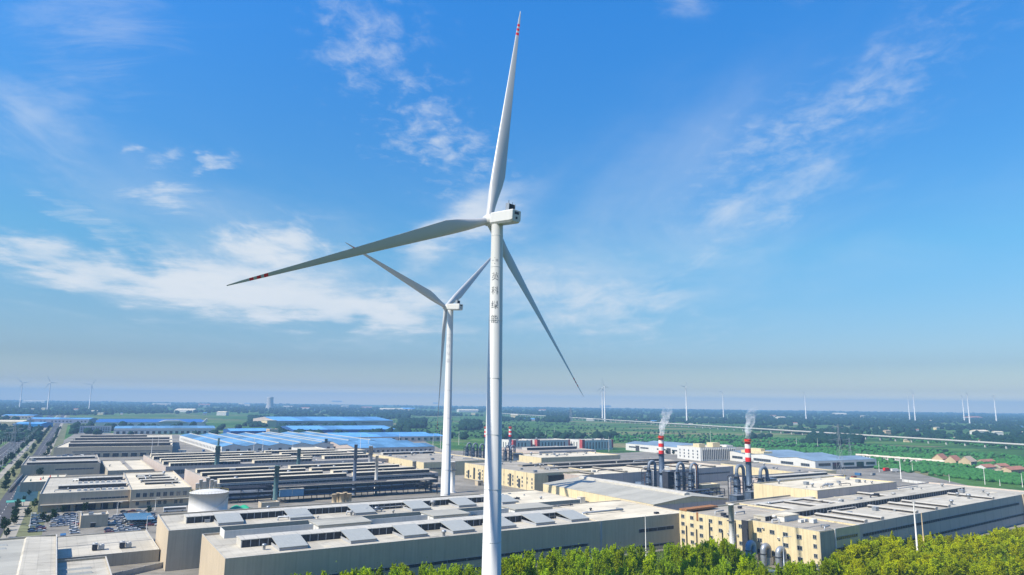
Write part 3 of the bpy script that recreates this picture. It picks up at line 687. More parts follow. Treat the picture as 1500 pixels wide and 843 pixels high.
# ---- dark pipe gallery
def gallery(label, p0, p1, depth, deck, levels, pipes, name='pipe_gallery'):
    d = p1 - p0; L = d.length; t = thing(name, label, 'pipe rack', p0, math.atan2(d.y, d.x))
    if deck:
        b = MB(); b.box(0, L, 0, depth, levels[-1] + .3, levels[-1] + .75); b.build('deck_roof', deck, t)
    for k in range(int(L / 9) + 1):
        b = MB(); x = k * L / int(L / 9)
        b.box(x-.22, x+.22, 0, .4, 0, levels[-1] + .3); b.box(x-.22, x+.22, depth-.4, depth, 0, levels[-1]+.3)
        for z in levels: b.box(x-.2, x+.2, .4, depth-.4, z-.4, z)
        b.build('steel_frame', steel_d, t)
    b = MB()
    for z in levels:
        b.box(0, L, .05, .35, z+.01, z+.3); b.box(0, L, depth-.35, depth-.05, z+.01, z+.3)
    b.build('long_beam', steel_d, t)
    for k in range(pipes):
        z = levels[k % len(levels)]; r = rng.uniform(.25, .6); y = .8 + (depth - 1.6) * ((k * .37) % 1)
        b = MB(); b.tube([(0, y, z + r), (L * rng.uniform(.6, 1), y, z + r)], r, 8); b.build('pipe', [steel_b, steel_g, steel_d][k % 3], t)
    return t
gl = gallery('long dark pipe gallery under a brownish deck, in front of the broad ridged hall', at(404, 737), at(640, 722), 13, roof_t, (3.5, 7.0, 9.8), 22)
b = MB(); b.box(2, 18, -3, -.1, 4.2, 8.8); b.box(1.8, 18.2, -3.2, -.05, 8.8, 9.1, 1); b.box(9.9, 10.1, -3.05, -3, 4.6, 8.4, 1); b.build('blue_cabin', [teal_m, roof_c], gl)
gallery('open dark pipe rack between the white storage tank and the blue cabin', at(326, 739), at(402, 735), 12, None, (3.0, 6.5, 9.5), 20)
gallery('slim pipe bridge running away beside the cream hall with two stacks', at(520, 697), at(640, 724), 5, roof_d, (4.0, 7.0), 4)
sh = hall('switch_house', 'small pale concrete hut beside the green tarpaulin, in front of the blue cabin', (383, 737), (409, 735), (379, 732), 5.5, wall_m, roof_c, ang=33, D=8)
door(sh, 'F', 4, 2.0, 2.6)
tp = thing('tarpaulin_heap', 'bright green tarpaulin over a heap behind the second long hall', 'tarpaulin', at(352, 746, 0))
b = MB(); n_ = 14
b.add([(x*6-6+ (0), y*3-6, 2.5*math.exp(-((x-1)**2+(y-2)**2)/1.2)*(1+.3*math.sin(x*5+y*3))) for x in np.linspace(0, 2, n_) for y in np.linspace(0, 4, n_)],
      [(i*n_+j, (i+1)*n_+j, (i+1)*n_+j+1, i*n_+j+1) for i in range(n_-1) for j in range(n_-1)], 0, True); b.build('tarpaulin', mat('green_tarp', (.03, .40, .22), .6), tp)

# ---- tanks and stacks
def tank(label, px, py, rpx, z_top, m=tank_m, name='storage_tank', group=None):
    p = at(px, py); r = rpx * (p.length + 10) / FOC
    t = thing(name, label, 'tank', p, 0, group)
    b = MB(); b.lathe([(r+.15, 0), (r+.15, .4), (r, .4), (r, z_top), (r+.12, z_top), (r+.12, z_top+.25)], 40 if r > 4 else 16); b.build('shell', m, t)
    b = MB(); b.lathe([(r+.1, z_top+.25), (r*.6, z_top+.25+r*.09), (r*.2, z_top+.3+r*.13), (.02, z_top+.3+r*.14)], 40 if r > 4 else 16); b.build('dome_roof', m, t)
    if r > 4:
        b = MB()
        for k in range(36):
            a = k*math.pi/18; b.tube([(r*.985*math.cos(a), r*.985*math.sin(a), z_top+.2), (r*.985*math.cos(a), r*.985*math.sin(a), z_top+1.4)], .05, 4)
        b.tube([(r*.985*math.cos(k*math.pi/18), r*.985*math.sin(k*math.pi/18), z_top+1.4) for k in range(37)], .06, 4); b.build('guard_rail', mat('yellow_rail', (.45, .36, .05), .6), t)
        b = MB()
        for k in range(30):
            a = R(-80) + k*.055; b.box(-.5, .5, -.5, .5, 0, .1) if False else b.tube([((r+.2)*math.cos(a), (r+.2)*math.sin(a), .5+k*(z_top-.5)/30), ((r+1.1)*math.cos(a), (r+1.1)*math.sin(a), .5+k*(z_top-.5)/30)], .12, 4)
        b.build('stair', steel_g, t)
    return t
tank('big white cylindrical storage tank with a yellow rail, beside the second long grey hall', 304, 752, 23.2, 12.6)
for k, (px, py, z) in enumerate(((287, 739, 15), (292, 737, 17), (297, 738, 16), (302, 736, 18), (308, 737, 17), (313, 737, 16), (318, 737, 14))):
    tank('slim pale silo in the cluster behind the big white tank', px, py, 2.2, z * .9, tank_m, 'silo', 'silos behind the white tank')
for k, (px, py, z) in enumerate(((489, 744, 8.5), (495, 742, 8.5), (500, 744, 9), (505, 741, 8.5), (511, 743, 8.5))):
    tank('small rust stained tank in the row behind the second long hall', px, py, 3.2, z, ochre, 'process_tank', 'small tanks behind the second hall')
def stack(label, px, pb, pt, rpx, m, top=None, name='exhaust_stack'):
    p = at(px, pb); h = tall(px, pb, pt); r = rpx * math.hypot(p.length, 20) / FOC
    t = thing(name, label, 'stack', p)
    b = MB(); b.lathe([(r*1.5, 0), (r*1.5, .6), (r, .7), (r, h - .4), (r*1.08, h-.4), (r*1.08, h), (r*.85, h), (r*.84, h-1.5), (.02, h-1.5)], 18); b.build('flue', m, t)
    b = MB(); b.lathe([(r*1.02, h*.72), (r*1.7, h*.72), (r*1.7, h*.72+.15), (r*1.02, h*.72+.15)], 18); b.build('platform', steel_d, t)
    b = MB(); b.box(-.35, -.28, -r-.5, -r-.4, 1, h); b.box(.28, .35, -r-.5, -r-.4, 1, h)
    for k in range(int(h)): b.box(-.28, .28, -r-.47, -r-.42, 1+k, 1.06+k)
    b.build('ladder', steel_d, t)
    if top: b = MB(); b.lathe([(r*.45, h-.2), (r*.4, h + top)], 12); b.lathe([(r*.85,h-.05),(r*.45,h+.6)], 12); b.build('upper_flue', m, t)
    return t
stack('thick dark green stack with a narrow upper flue, left of the ridged halls', 316, 699, 654, 3.0, green_s, 7)
stack('thick blue green stack with a flat black cap, behind the blue cabin', 402.5, 738, 683, 3.0, green_s)
stack('slim dark green stack on the far ridged hall', 436, 695, 658, 2.4, green_s)
stack('tall slim blue grey stack at the right end of the ridged halls', 518, 725, 652, 2.3, mat('blue_stack', (.16, .21, .30), .6, var=.2, streak=.2))
stack('short white stack at the corner of the cream hall', 541.5, 697, 654, 2.9, grey_s)
stack('thin rust topped white stack near the curved pipe bridge', 550, 724, 668, 2.2, tank_m)
stack('short grey stack in front of the cream hall', 606, 708, 676, 2.7, grey_s)
stack('white stack just right of the second turbine tower', 662.5, 722, 677, 3.4, tank_m)
stack('small dark stack among the blue roofs', 477, 660, 643, 1.9, green_s)
stack('tall silver stack in front of the cream windowed block at right', 1074, 828, 741, 3.6, tank_m)

# ---- cream halls in the centre
o1 = hall('factory_hall', 'large cream hall with a dusty tan roof, left of the second turbine tower', (621, 678), (668, 674), (535, 663), 13, wall_y, roof_t, ang=34, W=78, D=142)
W, D, H = dims(o1)
band(o1, 'L', 8, D*.45, 5.5, 6.3, 5); band(o1, 'L', D*.5, D*.62, 5.5, 6.3, 5); band(o1, 'F', 1, W*.4, 6.4, 7.6, 4)
vent(o1, 'x', W*.1, W*.9, D*.82, 7, 2.4); roof_bits(o1, 10, 1.4)
for k in range(9): pz = MB(); pz.tube([(-1.5, D*(.35+.06*k), 0), (-1.5, D*(.35+.06*k), 5+3*rng.random()), (-.1, D*(.35+.06*k), 5.5+3*rng.random())], .35, 6); pz.build('exhaust_pipe', steel_d, o1)
o2 = hall('office_block', 'yellowish block with tall dark window slots behind the nearest turbine tower', (783, 694), (850, 690), (665, 680), 14, wall_y, roof_t, ang=34, W=60, D=112)
W, D, H = dims(o2)
wins(o2, 'L', [D*(.03+.062*k) for k in range(16)], [2, 5.2, 8.4], 1.5, 1.6, .8)
for k, y in enumerate((.18, .30, .47, .60, .74, .83, .92)):
    b = MB(); b.box(-.5, .02, D*y, D*y+2.4, 1.0, 8+3*(k % 2)); b.build('tall_window', glass_m, o2)
for y in (.1, .25, .4, .55, .7):
    b = MB(); b.box(-.35, .02, D*y-.35, D*y+.35, 0, H); b.build('pilaster', wall_y, o2)
rc = MB(); rc.box(14, W-1, -.3, .02, 5.5, 11.5); rc.box(13, W, -1.5, .02, 11.5, 12); rc.build('recess_shade_slab', [dark_m], o2)  # dark slab paints the shade of a recess; nothing is set back
roof_bits(o2, 6, 1.2)
q3 = hall('factory_hall', 'long low cream hall in front of the row of white and red buildings', (793, 671), (911, 667), (765, 666), 12, wall_y, roof_c, ang=32, D=60)
roof_bits(q3, 5, 1.6)
q3b = hall('factory_hall', 'thin dark edged roof just behind the low cream hall', (790, 662), (870, 659), (765, 658), 11, wall_g, roof_d, ang=33, D=90)
vent(q3b, 'x', 5, dims(q3b)[0]-5, 40, 12, 3.5)
q2 = hall('factory_hall', 'wide grey hall with thin dark roof ridges behind the nearer striped chimney', (849, 697), (1071, 683), (755, 680), 13, wall_g, roof_c, ang=34)
W, D, H = dims(q2)
for y, x0, x1 in ((.50, .02, .98), (.78, .01, .96)): vent(q2, 'x', W*x0, W*x1, D*y, 8, 2.6, roof_d)
for x in (.10, .30, .52, .72, .9): vent(q2, 'y', D*.06, D*.44, W*x, 4, 1.4, roof_t)
band(q2, 'F', W*.72, W*.97, 7.2, 8.4, 3); roof_bits(q2, 8, 1.3)
q1 = hall('factory_hall', 'smooth grey gabled hall running away beside the process towers', (957, 740), (1068, 731), (799, 709), 12, wall_y, roof_s, ang=31, roof='gable_y', rise=3.2)
W, D, H = dims(q1)
v_ = MB(); v_.prism([(W/2-2.2, H+3.1), (W/2-2.2, H+4.4), (W/2, H+5.0), (W/2+2.2, H+4.4), (W/2+2.2, H+3.1)], 4, D-4); v_.build('ridge_ventilator', vent_m, q1)
g_ = MB(); g_.box(-.05, W+.05, -.12, -.01, 0, H*.96); g_.build('front_shade_panel', wall_g, q1)  # grey slab paints the shaded front of the cream hall
st = MB(); st.box(-9, -.02, 2, D*.9, 0, 5.5); st.box(-9.2, -.02, 1.8, D*.9+.2, 5.5, 5.8, 1); st.build('lean_to', [wall_y, roof_c], q1)
for k in (14, 62): cu_ = MB(); cu_.box(-7, -3, k, k+4, 5.8, 9.2); cu_.box(-7.2, -2.8, k-.2, k+4.2, 9.2, 9.4, 1); cu_.build('roof_hut', [wall_w, roof_c], q1)

# ---- right hand complex
yn = hall('office_block', 'nearer cream block with rows of small windows at the corner of the right hall', (1200, 779), (1258, 769), (1100, 761), 17.5, wall_y, roof_t, ang=35)
W, D, H = dims(yn)
wins(yn, 'L', [D*(.27+.19*k) for k in range(4)], [3.6, 8.4, 13.0], 2.3, 1.6, .9); wins(yn, 'L', [2.2], [2.4, 6.4, 10.4, 14.2], 1.5, 1.5)
bq = MB(); bq.box(-.1, 11, -.35, .02, .3, H - .2); bq.build('corner_wall', wall_t, yn)
for z in (5.0, 9.6, 14.2): band(yn, 'F', 12.5, W-2, z-1.5, z-.2, 1.6)
b = MB(); b.box(11.2, 12.0, -.6, .02, .3, H); b.build('white_pilaster', wall_w, yn)
yf = hall('office_block', 'farther stained cream block with grey downpipes behind the silver stack', (1092, 764), (1171, 750), (1008, 748), 17.5, wall_y, roof_t, ang=36.5, W=50, D=39)
W, D, H = dims(yf)
wins(yf, 'L', [D*(.07+.145*k) for k in range(7)], [2.6, 6.6, 10.6, 14.2], 1.9, 1.5, .85)
for y in (.14, .33, .52, .72, .88): b = MB(); b.tube([(-.35, D*y, .2), (-.35, D*y, H*(.55+.4*((y*7) % 1)))], .28, 6); b.build('downpipe', steel_d, yf)
rs = MB(); rs.box(-.2, W*.5, D-5, D-.3, H+.13, H+1.0); rs.box(-.25, .0, D-12, D-11, H-3.5, H+.5); rs.build('rust_stain_plate', rust_m, yf)
cg = MB(); cg.box(-.6, .02, -1.5, 1.8, .2, H+.4); cg.build('corner_pier', steel_d, yf)
r1 = hall('factory_hall', 'very long grey hall with diagonal roof ridges behind the right hand trees', (1258, 769), (1518, 721), (1210, 750), 17, wall_g, roof_g, ang=36.6, D=66)
W, D, H = dims(r1)
vent(r1, 'x', -28, W*.86, D*.50, 6.5, 2.8, roof_g)
for t in (.03, .10, .26, .36, .43, .70): vent(r1, 'y', D*.05, D*.42, W*t + 6, 3.6, 1.3, vent_m)
for t in (.08, .18, .27, .52): vent(r1, 'y', D*.60, D*.95, W*t, 3.6, 1.3, vent_m)
band(r1, 'F', 3, W*.86, 11.4, 12.7, 2.6, dark_m); band(r1, 'F', 20, W*.93, 4.6, 5.8, 4.0, dark_m); wins(r1, 'F', [W*.91 + 5*k for k in range(3)], [11.4], 1.4, 1.3)
pc = MB(); pc.box(W*.885, W*.90, -.9, .02, 0, H+.3); pc.box(W*.883, W*.902, -2.4, -.9, 0, 4.5); pc.build('cream_pier', wall_m, r1)
roof_bits(r1, 14, 1.2)
hut = MB(); hut.box(-22, -10, D*.36, D*.46, H-.6, H+2.2); hut.box(-22.3, -9.7, D*.36-.3, D*.46+.3, H+2.2, H+2.5, 1); hut.build('roof_hut', [wall_w, roof_c], r1)
r2 = hall('factory_hall', 'raised cream box hall rising above the very long grey hall', (1197, 719), (1332, 708), (1141, 709.6), 21, wall_y, roof_c, ang=35.5, D=44)
bq = MB(); bq.box(0, dims(r2)[0], -.12, -.01, 0, 20.6); bq.build('front_shade_panel', wall_g, r2); roof_bits(r2, 3, 1.3)  # shade of the front painted as a grey slab over cream walls
r3 = hall('factory_hall', 'dusty tan roof joining the stained cream block to the process towers', (1171, 752), (1262, 738), (1068, 739), 16.5, wall_t, roof_t, ang=36, W=80, D=45)
vent(r3, 'x', 4, 74, 30, 4, 1.4)
eh = hall('equipment_house', 'tiny cream house with a dark doorway left of the raised cream hall', (1156, 734), (1170, 732), (1140, 730), 9, wall_y, roof_c, ang=35, W=14, D=10)
door(eh, 'F', 4, 2.4, 3); door(eh, 'F', 9, 2.4, 3)
r4 = hall('factory_hall', 'long thin grey roof edge behind the raised cream hall', (1135, 704), (1245, 697), (1120, 701), 13, wall_g, roof_s, ang=33, D=34)
vent(r4, 'x', 3, dims(r4)[0]-3, 16, 6, 2)
r5 = hall('factory_hall', 'small cream hut with a flat roof right of the desulphurisation ducts', (1029, 711), (1047, 708), (1024, 707), 8, wall_y, roof_c, ang=34, D=9); door(r5, 'F', 3, 2, 3)

# ---- blue roofed works farther out
n1 = hall('blue_roofed_factory', 'long factory with a light blue roof edge and evenly spaced dark doors', (167, 628), (316, 628), (165, 624), 11, wall_w, blue_p, ang=26, D=110, roof='gable_x', rise=3)
W, D, H = dims(n1)
for k in range(17): door(n1, 'F', W*(.04+.057*k), 5.5, 5.5)
bd = MB(); bd.box(0, W, -.15, .0, 7.0, 8.2); bd.build('wall_stripe', mat('grey_blue_band', (.25, .32, .42), .6), n1)
n0 = hall('blue_roofed_factory', 'vivid deep blue roof stretching behind the light blue edged factory', (140, 619), (288, 617.5), (150, 615), 10, wall_w, blue_d, ang=28, W=250, D=210, roof='gable_x', rise=4, bays=2)
b = MB(); b.prism([(dims(n0)[0]*.55, 10.2), (dims(n0)[0]*.62, 15), (dims(n0)[0]*.75, 15), (dims(n0)[0]*.82, 10.2)], -3, 24); b.build('white_dormer', wall_w, n0)
b = MB(); b.prism([(dims(n0)[0]*.97, 10.2), (dims(n0)[0]*1.01, 21), (dims(n0)[0]*1.02, 10.2)], -3, 4); b.build('end_gable', wall_w, n0)
of = hall('office_block', 'small bluish glass fronted office beside the road', (117, 625), (163, 624.5), (119, 623), 13, mat('bluish_wall', (.34, .42, .52), .6), roof_g, ang=26, D=26)
wins(of, 'F', [dims(of)[0]*(.06+.08*k) for k in range(12)], [2, 5.4, 8.8], 2.4, 2.0)
n2 = hall('blue_roofed_factory', 'pale blue sawtooth roofs with a white side wall, in the centre left distance', (325, 655), (445, 650), (267, 634), 9, wall_w, blue_p, ang=34, W=150, D=330, roof='gable_y', rise=3, bays=5)
W, D, H = dims(n2)
wins(n2, 'L', [D*(.02+.032*k) for k in range(30)], [2.6], 3.2, 3.0); wins(n2, 'F', [W*(.05+.09*k) for k in range(11)], [2.5], 4, 3.5)
for k in range(5): b = MB(); b.prism([(W*(.1+.2*k)-1.6, H+3.1), (W*(.1+.2*k), H+4.2), (W*(.1+.2*k)+1.6, H+3.1)], 5, D-5); b.build('ridge_light', sky_l, n2)
n2b = hall('blue_roofed_factory', 'pale blue shed with a glazed grey front at the end of the white side wall', (282, 645), (312, 643), (274, 640), 6, mat('bluish_wall', (.34, .42, .52), .6), blue_p, ang=34, D=30, roof='gable_x', rise=2)
n3 = hall('blue_roofed_factory', 'pale blue roofs behind a white arcaded wall, right of the sawtooth roofs', (462, 650), (560, 646), (421, 634), 9, wall_w, blue_p, ang=34, W=105, D=320, roof='gable_y', rise=3, bays=3)
W, D, H = dims(n3); wins(n3, 'L', [D*(.02+.034*k) for k in range(28)], [2.2], 4.2, 4.2)
for k in range(3): b = MB(); b.prism([(W*(.17+.33*k)-1.6, H+3.1), (W*(.17+.33*k), H+4.2), (W*(.17+.33*k)+1.6, H+3.1)], 5, D-5); b.build('ridge_light', sky_l, n3)
n4 = hall('blue_roofed_factory', 'pale blue roof with a shaded window row in front of the hanging far blade', (520, 657), (640, 655), (470, 642), 9, wall_g, blue_p, ang=30, D=210, roof='gable_x', rise=3, bays=3)
W, D, H = dims(n4); wins(n4, 'F', [W*(.04+.06*k) for k in range(16)], [3.0], 3.2, 3.2)
n4b = hall('blue_roofed_factory', 'farther sky blue roof left of the hanging far blade', (500, 641), (632, 640), (482, 636), 9, wall_g, blue_l, ang=28, D=140, W=190, roof='gable_x', rise=3, bays=2)
wins(n4b, 'F', [8 + 12*k for k in range(15)], [3], 5, 4)
n5 = hall('blue_roofed_factory', 'big distant hall with a bright blue roof and a pale shaded front', (405, 617), (560, 616), (391, 614), 16, wall_g, blue_l, ang=33, W=330, D=260, roof='gable_x', rise=8)
W, D, H = dims(n5)
for k in range(4): band(n5, 'F', W*(.05+.22*k), W*(.2+.22*k), 9, 11, 0, dark_m)
ew = MB(); ew.box(-24, -.05, -2, 60, 0, 17); ew.box(-25, 0, -3, 61, 17, 18, 1); ew.build('end_block', [wall_y, roof_c], n5)
n6 = hall('blue_roofed_factory', 'hall with a deep blue front below a bright blue roof, middle distance', (430, 630), (580, 629), (425, 625), 9, mat('deep_blue_wall', (.03, .10, .30), .6), blue_l, ang=28, W=225, D=190, roof='gable_x', rise=5)
n7 = hall('blue_roofed_factory', 'low hall with a deep blue front and white end, behind the sawtooth roofs', (338, 632), (388, 631.5), (330, 629), 9, mat('deep_blue_wall', (.03, .10, .30), .6), blue_l, ang=30, W=85, D=100, roof='gable_x', rise=3)
n8 = hall('gate_tower', 'small tan tower block at the end of the deep blue hall', (395, 629), (403, 629), (391, 627), 17, ochre, roof_c, ang=33, W=16, D=24)
wins(n8, 'L', [4, 10, 16], [3, 8, 12.5], 2.4, 2.4)
for i, (px, py, w_, lb, wm_, rm_) in enumerate(((2, 609, 90, 'light blue roof at the far left edge beyond the road', wall_g, blue_l), (40, 614, 150, 'lilac grey factory front with a pale blue roof left of the road', mat('lilac_wall', (.33, .35, .48), .6), blue_l),
        (-10, 618, 60, 'cream factory front at the far left edge', wall_y, roof_c), (20, 621, 56, 'bright cyan walled shed left of the road', cyan_w, blue_l))):
    hh = hall('blue_roofed_factory', lb, (px, py), (px + 40, py), (px, py - 3), 11 if i < 3 else 9, wm_, rm_, ang=14, W=w_, D=70, roof='gable_x', rise=3)
    wins(hh, 'F', [6 + 9*k for k in range(int(w_ / 9))], [3.5], 4, 3.5, .8)

# ---- red and white row, right hand white works
red_f = mat('faded_red_panel', (.46, .09, .09), .7, var=.2)
for i, (fx, fy, W_, lb) in enumerate(((752, 646, 34, 'leftmost white and red building of the row, behind the far striped chimney'), (787, 645.5, 62, 'white and red building in the middle of the row with a long grey front'), (853, 645.5, 62, 'rightmost white and red building of the row, beside the green field'))):
    s1 = hall('workshop_block', lb, (fx, fy), (fx+40, fy), (fx-20, fy-2), 15, wall_w, roof_g, ang=33, W=W_, D=42)
    W, D, H = dims(s1)
    b = MB(); b.box(-.3, -.02, 9, D-.5, 0, H+.6); b.build('white_side', wall_w, s1)
    b = MB(); b.box(-.5, 4.5, -.5, .02, 3, H+1.0); b.box(-.6, -.02, -.5, 6.5, 3, H+1.0); b.build('red_corner', red_f, s1)
    b = MB(); b.box(W-2.5, W+.4, -.4, .02, 3, H+.6); b.build('red_end', red_f, s1)
    for k in range(int((W_-14)/6)): b = MB(); b.box(8.5+6*k, 10.6+6*k, -.12, .02, 2.0, H-3); b.build('tall_window', glass_m, s1)
    for k in range(4): b = MB(); b.box(-.42, -.3, 12+7*k, 14+7*k, 2, H-3); b.build('tall_window', glass_m, s1)
    roof_bits(s1, 3, 1.5)
v1 = hall('white_works', 'white walled works with a pale blue roof and dark doorways, left of the finned office', (1005, 657), (1060, 655), (916, 650), 10, wall_w, blue_g, ang=34, roof='gable_y', rise=3, bays=2)
W, D, H = dims(v1)
for y0, y1 in ((.06, .22), (.32, .46), (.60, .74), (.82, .94)): band(v1, 'L', D*y0, D*y1, 4.5, 6.5, 3)
for y in (.27, .79): b = MB(); b.box(-.2, .02, D*y-4, D*y+4, .1, 8.2); b.build('loading_door', dark_m, v1)
v2 = hall('office_block', 'white office with vertical fins along its shaded front, right of the nearer chimney', (1026, 656), (1080, 657), (1003, 653.5), 17, wall_w, roof_c, ang=24, D=48, W=58)
W, D, H = dims(v2)
for k in range(19): b = MB(); b.box(2+3*k, 2.7+3*k, -.9, .02, .5, H-.6); b.build('fin', wall_w, v2)
for k in range(18): b = MB(); b.box(2.9+3*k, 4.8+3*k, -.1, .02, 2, H-2.5); b.build('tall_window', glass_m, v2)
wins(v2, 'L', [6+9*k for k in range(5)], [3, 7, 11], 2, 2)
b = MB(); b.box(6, 16, 10, 22, H-.6, H+4); b.box(30, 42, 12, 24, H-.6, H+5); b.build('stair_tower', wall_y, v2); b = MB(); b.box(46, 57, 4, 20, H-.6, H+2); b.build('roof_house', wall_w, v2)
v3 = hall('white_works', 'big white works with blue grey roof and wide openings right of the second chimney', (1194, 676), (1291, 674), (1078, 661), 10, wall_w, blue_g, ang=24, D=160, roof='gable_x', rise=2.5, bays=3)
W, D, H = dims(v3)
for x0, x1, z0, z1 in ((.05, .24, 4.5, 7.5), (.27, .40, 1, 8), (.44, .62, 4.5, 7.5), (.66, .78, 1, 8), (.82, .97, 4.5, 7.5), (.30, .98, .6, 2.8)): b = MB(); b.box(W*x0, W*x1, -.12, .02, z0, z1); b.build('opening', glass_m, v3)
for y0, y1 in ((.05, .13), (.2, .32), (.42, .60), (.72, .84)): band(v3, 'L', D*y0, D*y1, 3.5, 6.5, 3)
pk = MB(); pk.box(W*.02, W*.16, D*.5, D*.75, H+1.5, H+5); pk.box(W*.05, W*.12, D*.55, D*.66, H+5, H+8); pk.build('roof_house', wall_y, v3)
v4 = hall('warehouse', 'plain cream sided warehouse with a flat grey roof below the blue grey works', (1165, 692), (1220, 690), (1071, 681), 9, wall_y, roof_d, ang=26, W=56, D=100)
roof_bits(v4, 5, 1.3)

# ---- process plants and chimneys
def scrubber(label, px, pb, h, r, side=1, group=None):
    r *= .80
    """absorber vessel with a tall inverted U duct, service deck and ladder"""
    t = thing('scrubber_tower', label, 'process tower', at(px, pb), R(33), group)
    b = MB(); b.lathe([(r*1.1, 0), (r*1.1, .5), (r, .6), (r, h*.62), (r*.55, h*.74), (r*.5, h*.8)], 18); b.build('vessel', steel_b, t)
    b = MB(); a = [(0, 0, h*.78)]
    for k in range(9): an = math.pi - k*math.pi/8; a.append((side*(r*1.5 + r*1.5*math.cos(an)), 0, h*.84 + r*1.5*math.sin(an)))
    a.append((side*r*3, 0, 1.0)); b.tube(a, r*.48, 12); b.build('bend_duct', duct_m, t)
    for z in (.3, .52, .72):
        b = MB(); b.lathe([(r*.6, h*z), (r*1.55, h*z), (r*1.55, h*z+.15), (r*.6, h*z+.15)], 14)
        for k in range(8): an = k*math.pi/4; b.box(r*1.5*math.cos(an)-.05, r*1.5*math.cos(an)+.05, r*1.5*math.sin(an)-.05, r*1.5*math.sin(an)+.05, h*z, h*z+1.2)
        b.tube([(r*1.5*math.cos(k*math.pi/7), r*1.5*math.sin(k*math.pi/7), h*z+1.2) for k in range(15)], .06, 4)
        b.build('service_deck', steel_d, t)
    b = MB()
    for (x, y) in ((r*1.7, -r*1.7), (r*1.7, r*1.7), (-r*1.7, -r*1.7), (-r*1.7, r*1.7)): b.box(x-.18, x+.18, y-.18, y+.18, 0, h*.73)
    for z in (.15, .3, .45, .6, .73):
        b.box(-r*1.7, r*1.7, -r*1.7-.12, -r*1.7+.12, h*z-.15, h*z+.1); b.box(-r*1.7, r*1.7, r*1.7-.12, r*1.7+.12, h*z-.15, h*z+.1)
        b.box(-r*1.7-.12, -r*1.7+.12, -r*1.7, r*1.7, h*z-.4, h*z-.16); b.box(r*1.7-.12, r*1.7+.12, -r*1.7, r*1.7, h*z-.4, h*z-.16)
    b.build('support_frame', steel_d, t)
    for k in range(5):
        a = rng.uniform(0, 6.28); q = MB(); x, y, hh = r*2.1*math.cos(a), r*2.1*math.sin(a), h*rng.uniform(.5, 1.0)
        q.tube([(x, y, 0), (x, y, hh), (x*.4, y*.4, hh + .6)], rng.uniform(.12, .28), 6); q.build('riser_pipe', (steel_g, steel_b, rust_m, steel_d)[k % 4], t)
    q = MB(); q.tube([(side*r*3, 0, 2), (side*r*3 + r*2.4, 0, 2), (side*r*3 + r*2.4, r*2, 2)], r*.3, 8); q.build('feed_duct', steel_b, t)
    return t
def chimney(label, px, pb, pt, rpx, stripes=True):
    p = at(px, pb); h = tall(px, pb, pt); r = rpx * p.length / FOC
    t = thing('striped_chimney', label, 'chimney', p, R(20), 'striped chimneys')
    b = MB(); z1 = h * .66
    b.lathe([(r*1.5, 0), (r*1.5, 1.0), (r*1.05, 1.2), (r, z1)], 20, 0); b.build('lower_flue', steel_b, t)
    b = MB(); n = 5
    for k in range(n):
        za = z1 + (h-z1)*k/n; zb = z1 + (h-z1)*(k+1)/n
        b.lathe([(r*1.02, za), (r*1.02, zb)], 20, 0 if (n-k) % 2 else 1)
    b.lathe([(r*1.02, h), (r*1.15, h), (r*1.15, h+.3), (r*.85, h+.3), (r*.84, h-2), (.02, h-2)], 20, 0)
    b.build('striped_flue', [red_m, wband_m], t)
    b = MB()
    for k in range(int(z1/2.2)):
        a = k*.7; b.tube([(r*1.25*math.cos(a+j*.14), r*1.25*math.sin(a+j*.14), 1+k*2.2+j*.44) for j in range(6)], .14, 4)
    b.build('spiral_stair', steel_g, t)
    for z in (.30, z1/h, .97):
        b = MB(); b.lathe([(r*1.03, h*z), (r*1.8, h*z), (r*1.8, h*z+.2), (r*1.03, h*z+.2)], 18); b.tube([(r*1.75*math.cos(k*math.pi/8), r*1.75*math.sin(k*math.pi/8), h*z+1.2) for k in range(17)], .07, 4); b.build('platform', rust_m if z > .9 else steel_d, t)
    return t, p, h, r
duct_m = mat('dull_duct_steel', (.22, .26, .31), .7, .1, var=.3, scale=.5)
sm = bpy.data.materials.new('smoke_puff'); sm.use_nodes = True; nt = sm.node_tree; nt.nodes.clear()
tc = N(nt, 'ShaderNodeTexCoord')
nz = N(nt, 'ShaderNodeTexNoise', inp={'Vector': tc.outputs['Object'], 'Scale': .30, 'Detail': 4, 'Roughness': .65})
zz = N(nt, 'ShaderNodeSeparateXYZ', inp={0: tc.outputs['Generated']}).outputs[2]
dn = MA(nt, 'MULTIPLY', N(nt, 'ShaderNodeMapRange', inp={0: nz.outputs[0], 1: .42, 2: .68, 3: 0.0, 4: .8}).outputs[0], MA(nt, 'POWER', MA(nt, 'SUBTRACT', 1.03, zz), 1.5))
pv = N(nt, 'ShaderNodeVolumePrincipled', inp={'Color': (.99, .99, .99, 1), 'Density': dn})
N(nt, 'ShaderNodeOutputMaterial', inp={'Volume': pv.outputs[0]})
def plume(p, h, r, H, lean):
    b = MB(); b.tube([(p.x + lean*(k/12)**1.4 + .8*math.sin(k*1.3), p.y + .5*math.cos(k), h + .5 + H*k/12) for k in range(13)], [r*((.8 + 1.5*(k/12)) if k < 9 else (2.0, 1.7, 1.1, .2)[k-9]) for k in range(13)], 14)
    tag(b.build('smoke', sm), kind='stuff')
c1 = chimney('nearer red and white banded chimney, smoking beside grey inverted U ducts', 970, 716, 640, 3.7)
plume(c1[1], c1[2], c1[3], 27, 9)
c2 = chimney('right hand red and white banded chimney, smoking in front of the blue grey works', 1099, 741, 645, 3.8)
plume(c2[1], c2[2], c2[3], 24, 6)
chimney('small distant red and white chimney right of the tall turbine tower', 747, 668, 626, 2.1)
chimney('small distant red and white chimney left of the tall turbine tower', 711, 668, 626, 2.0)
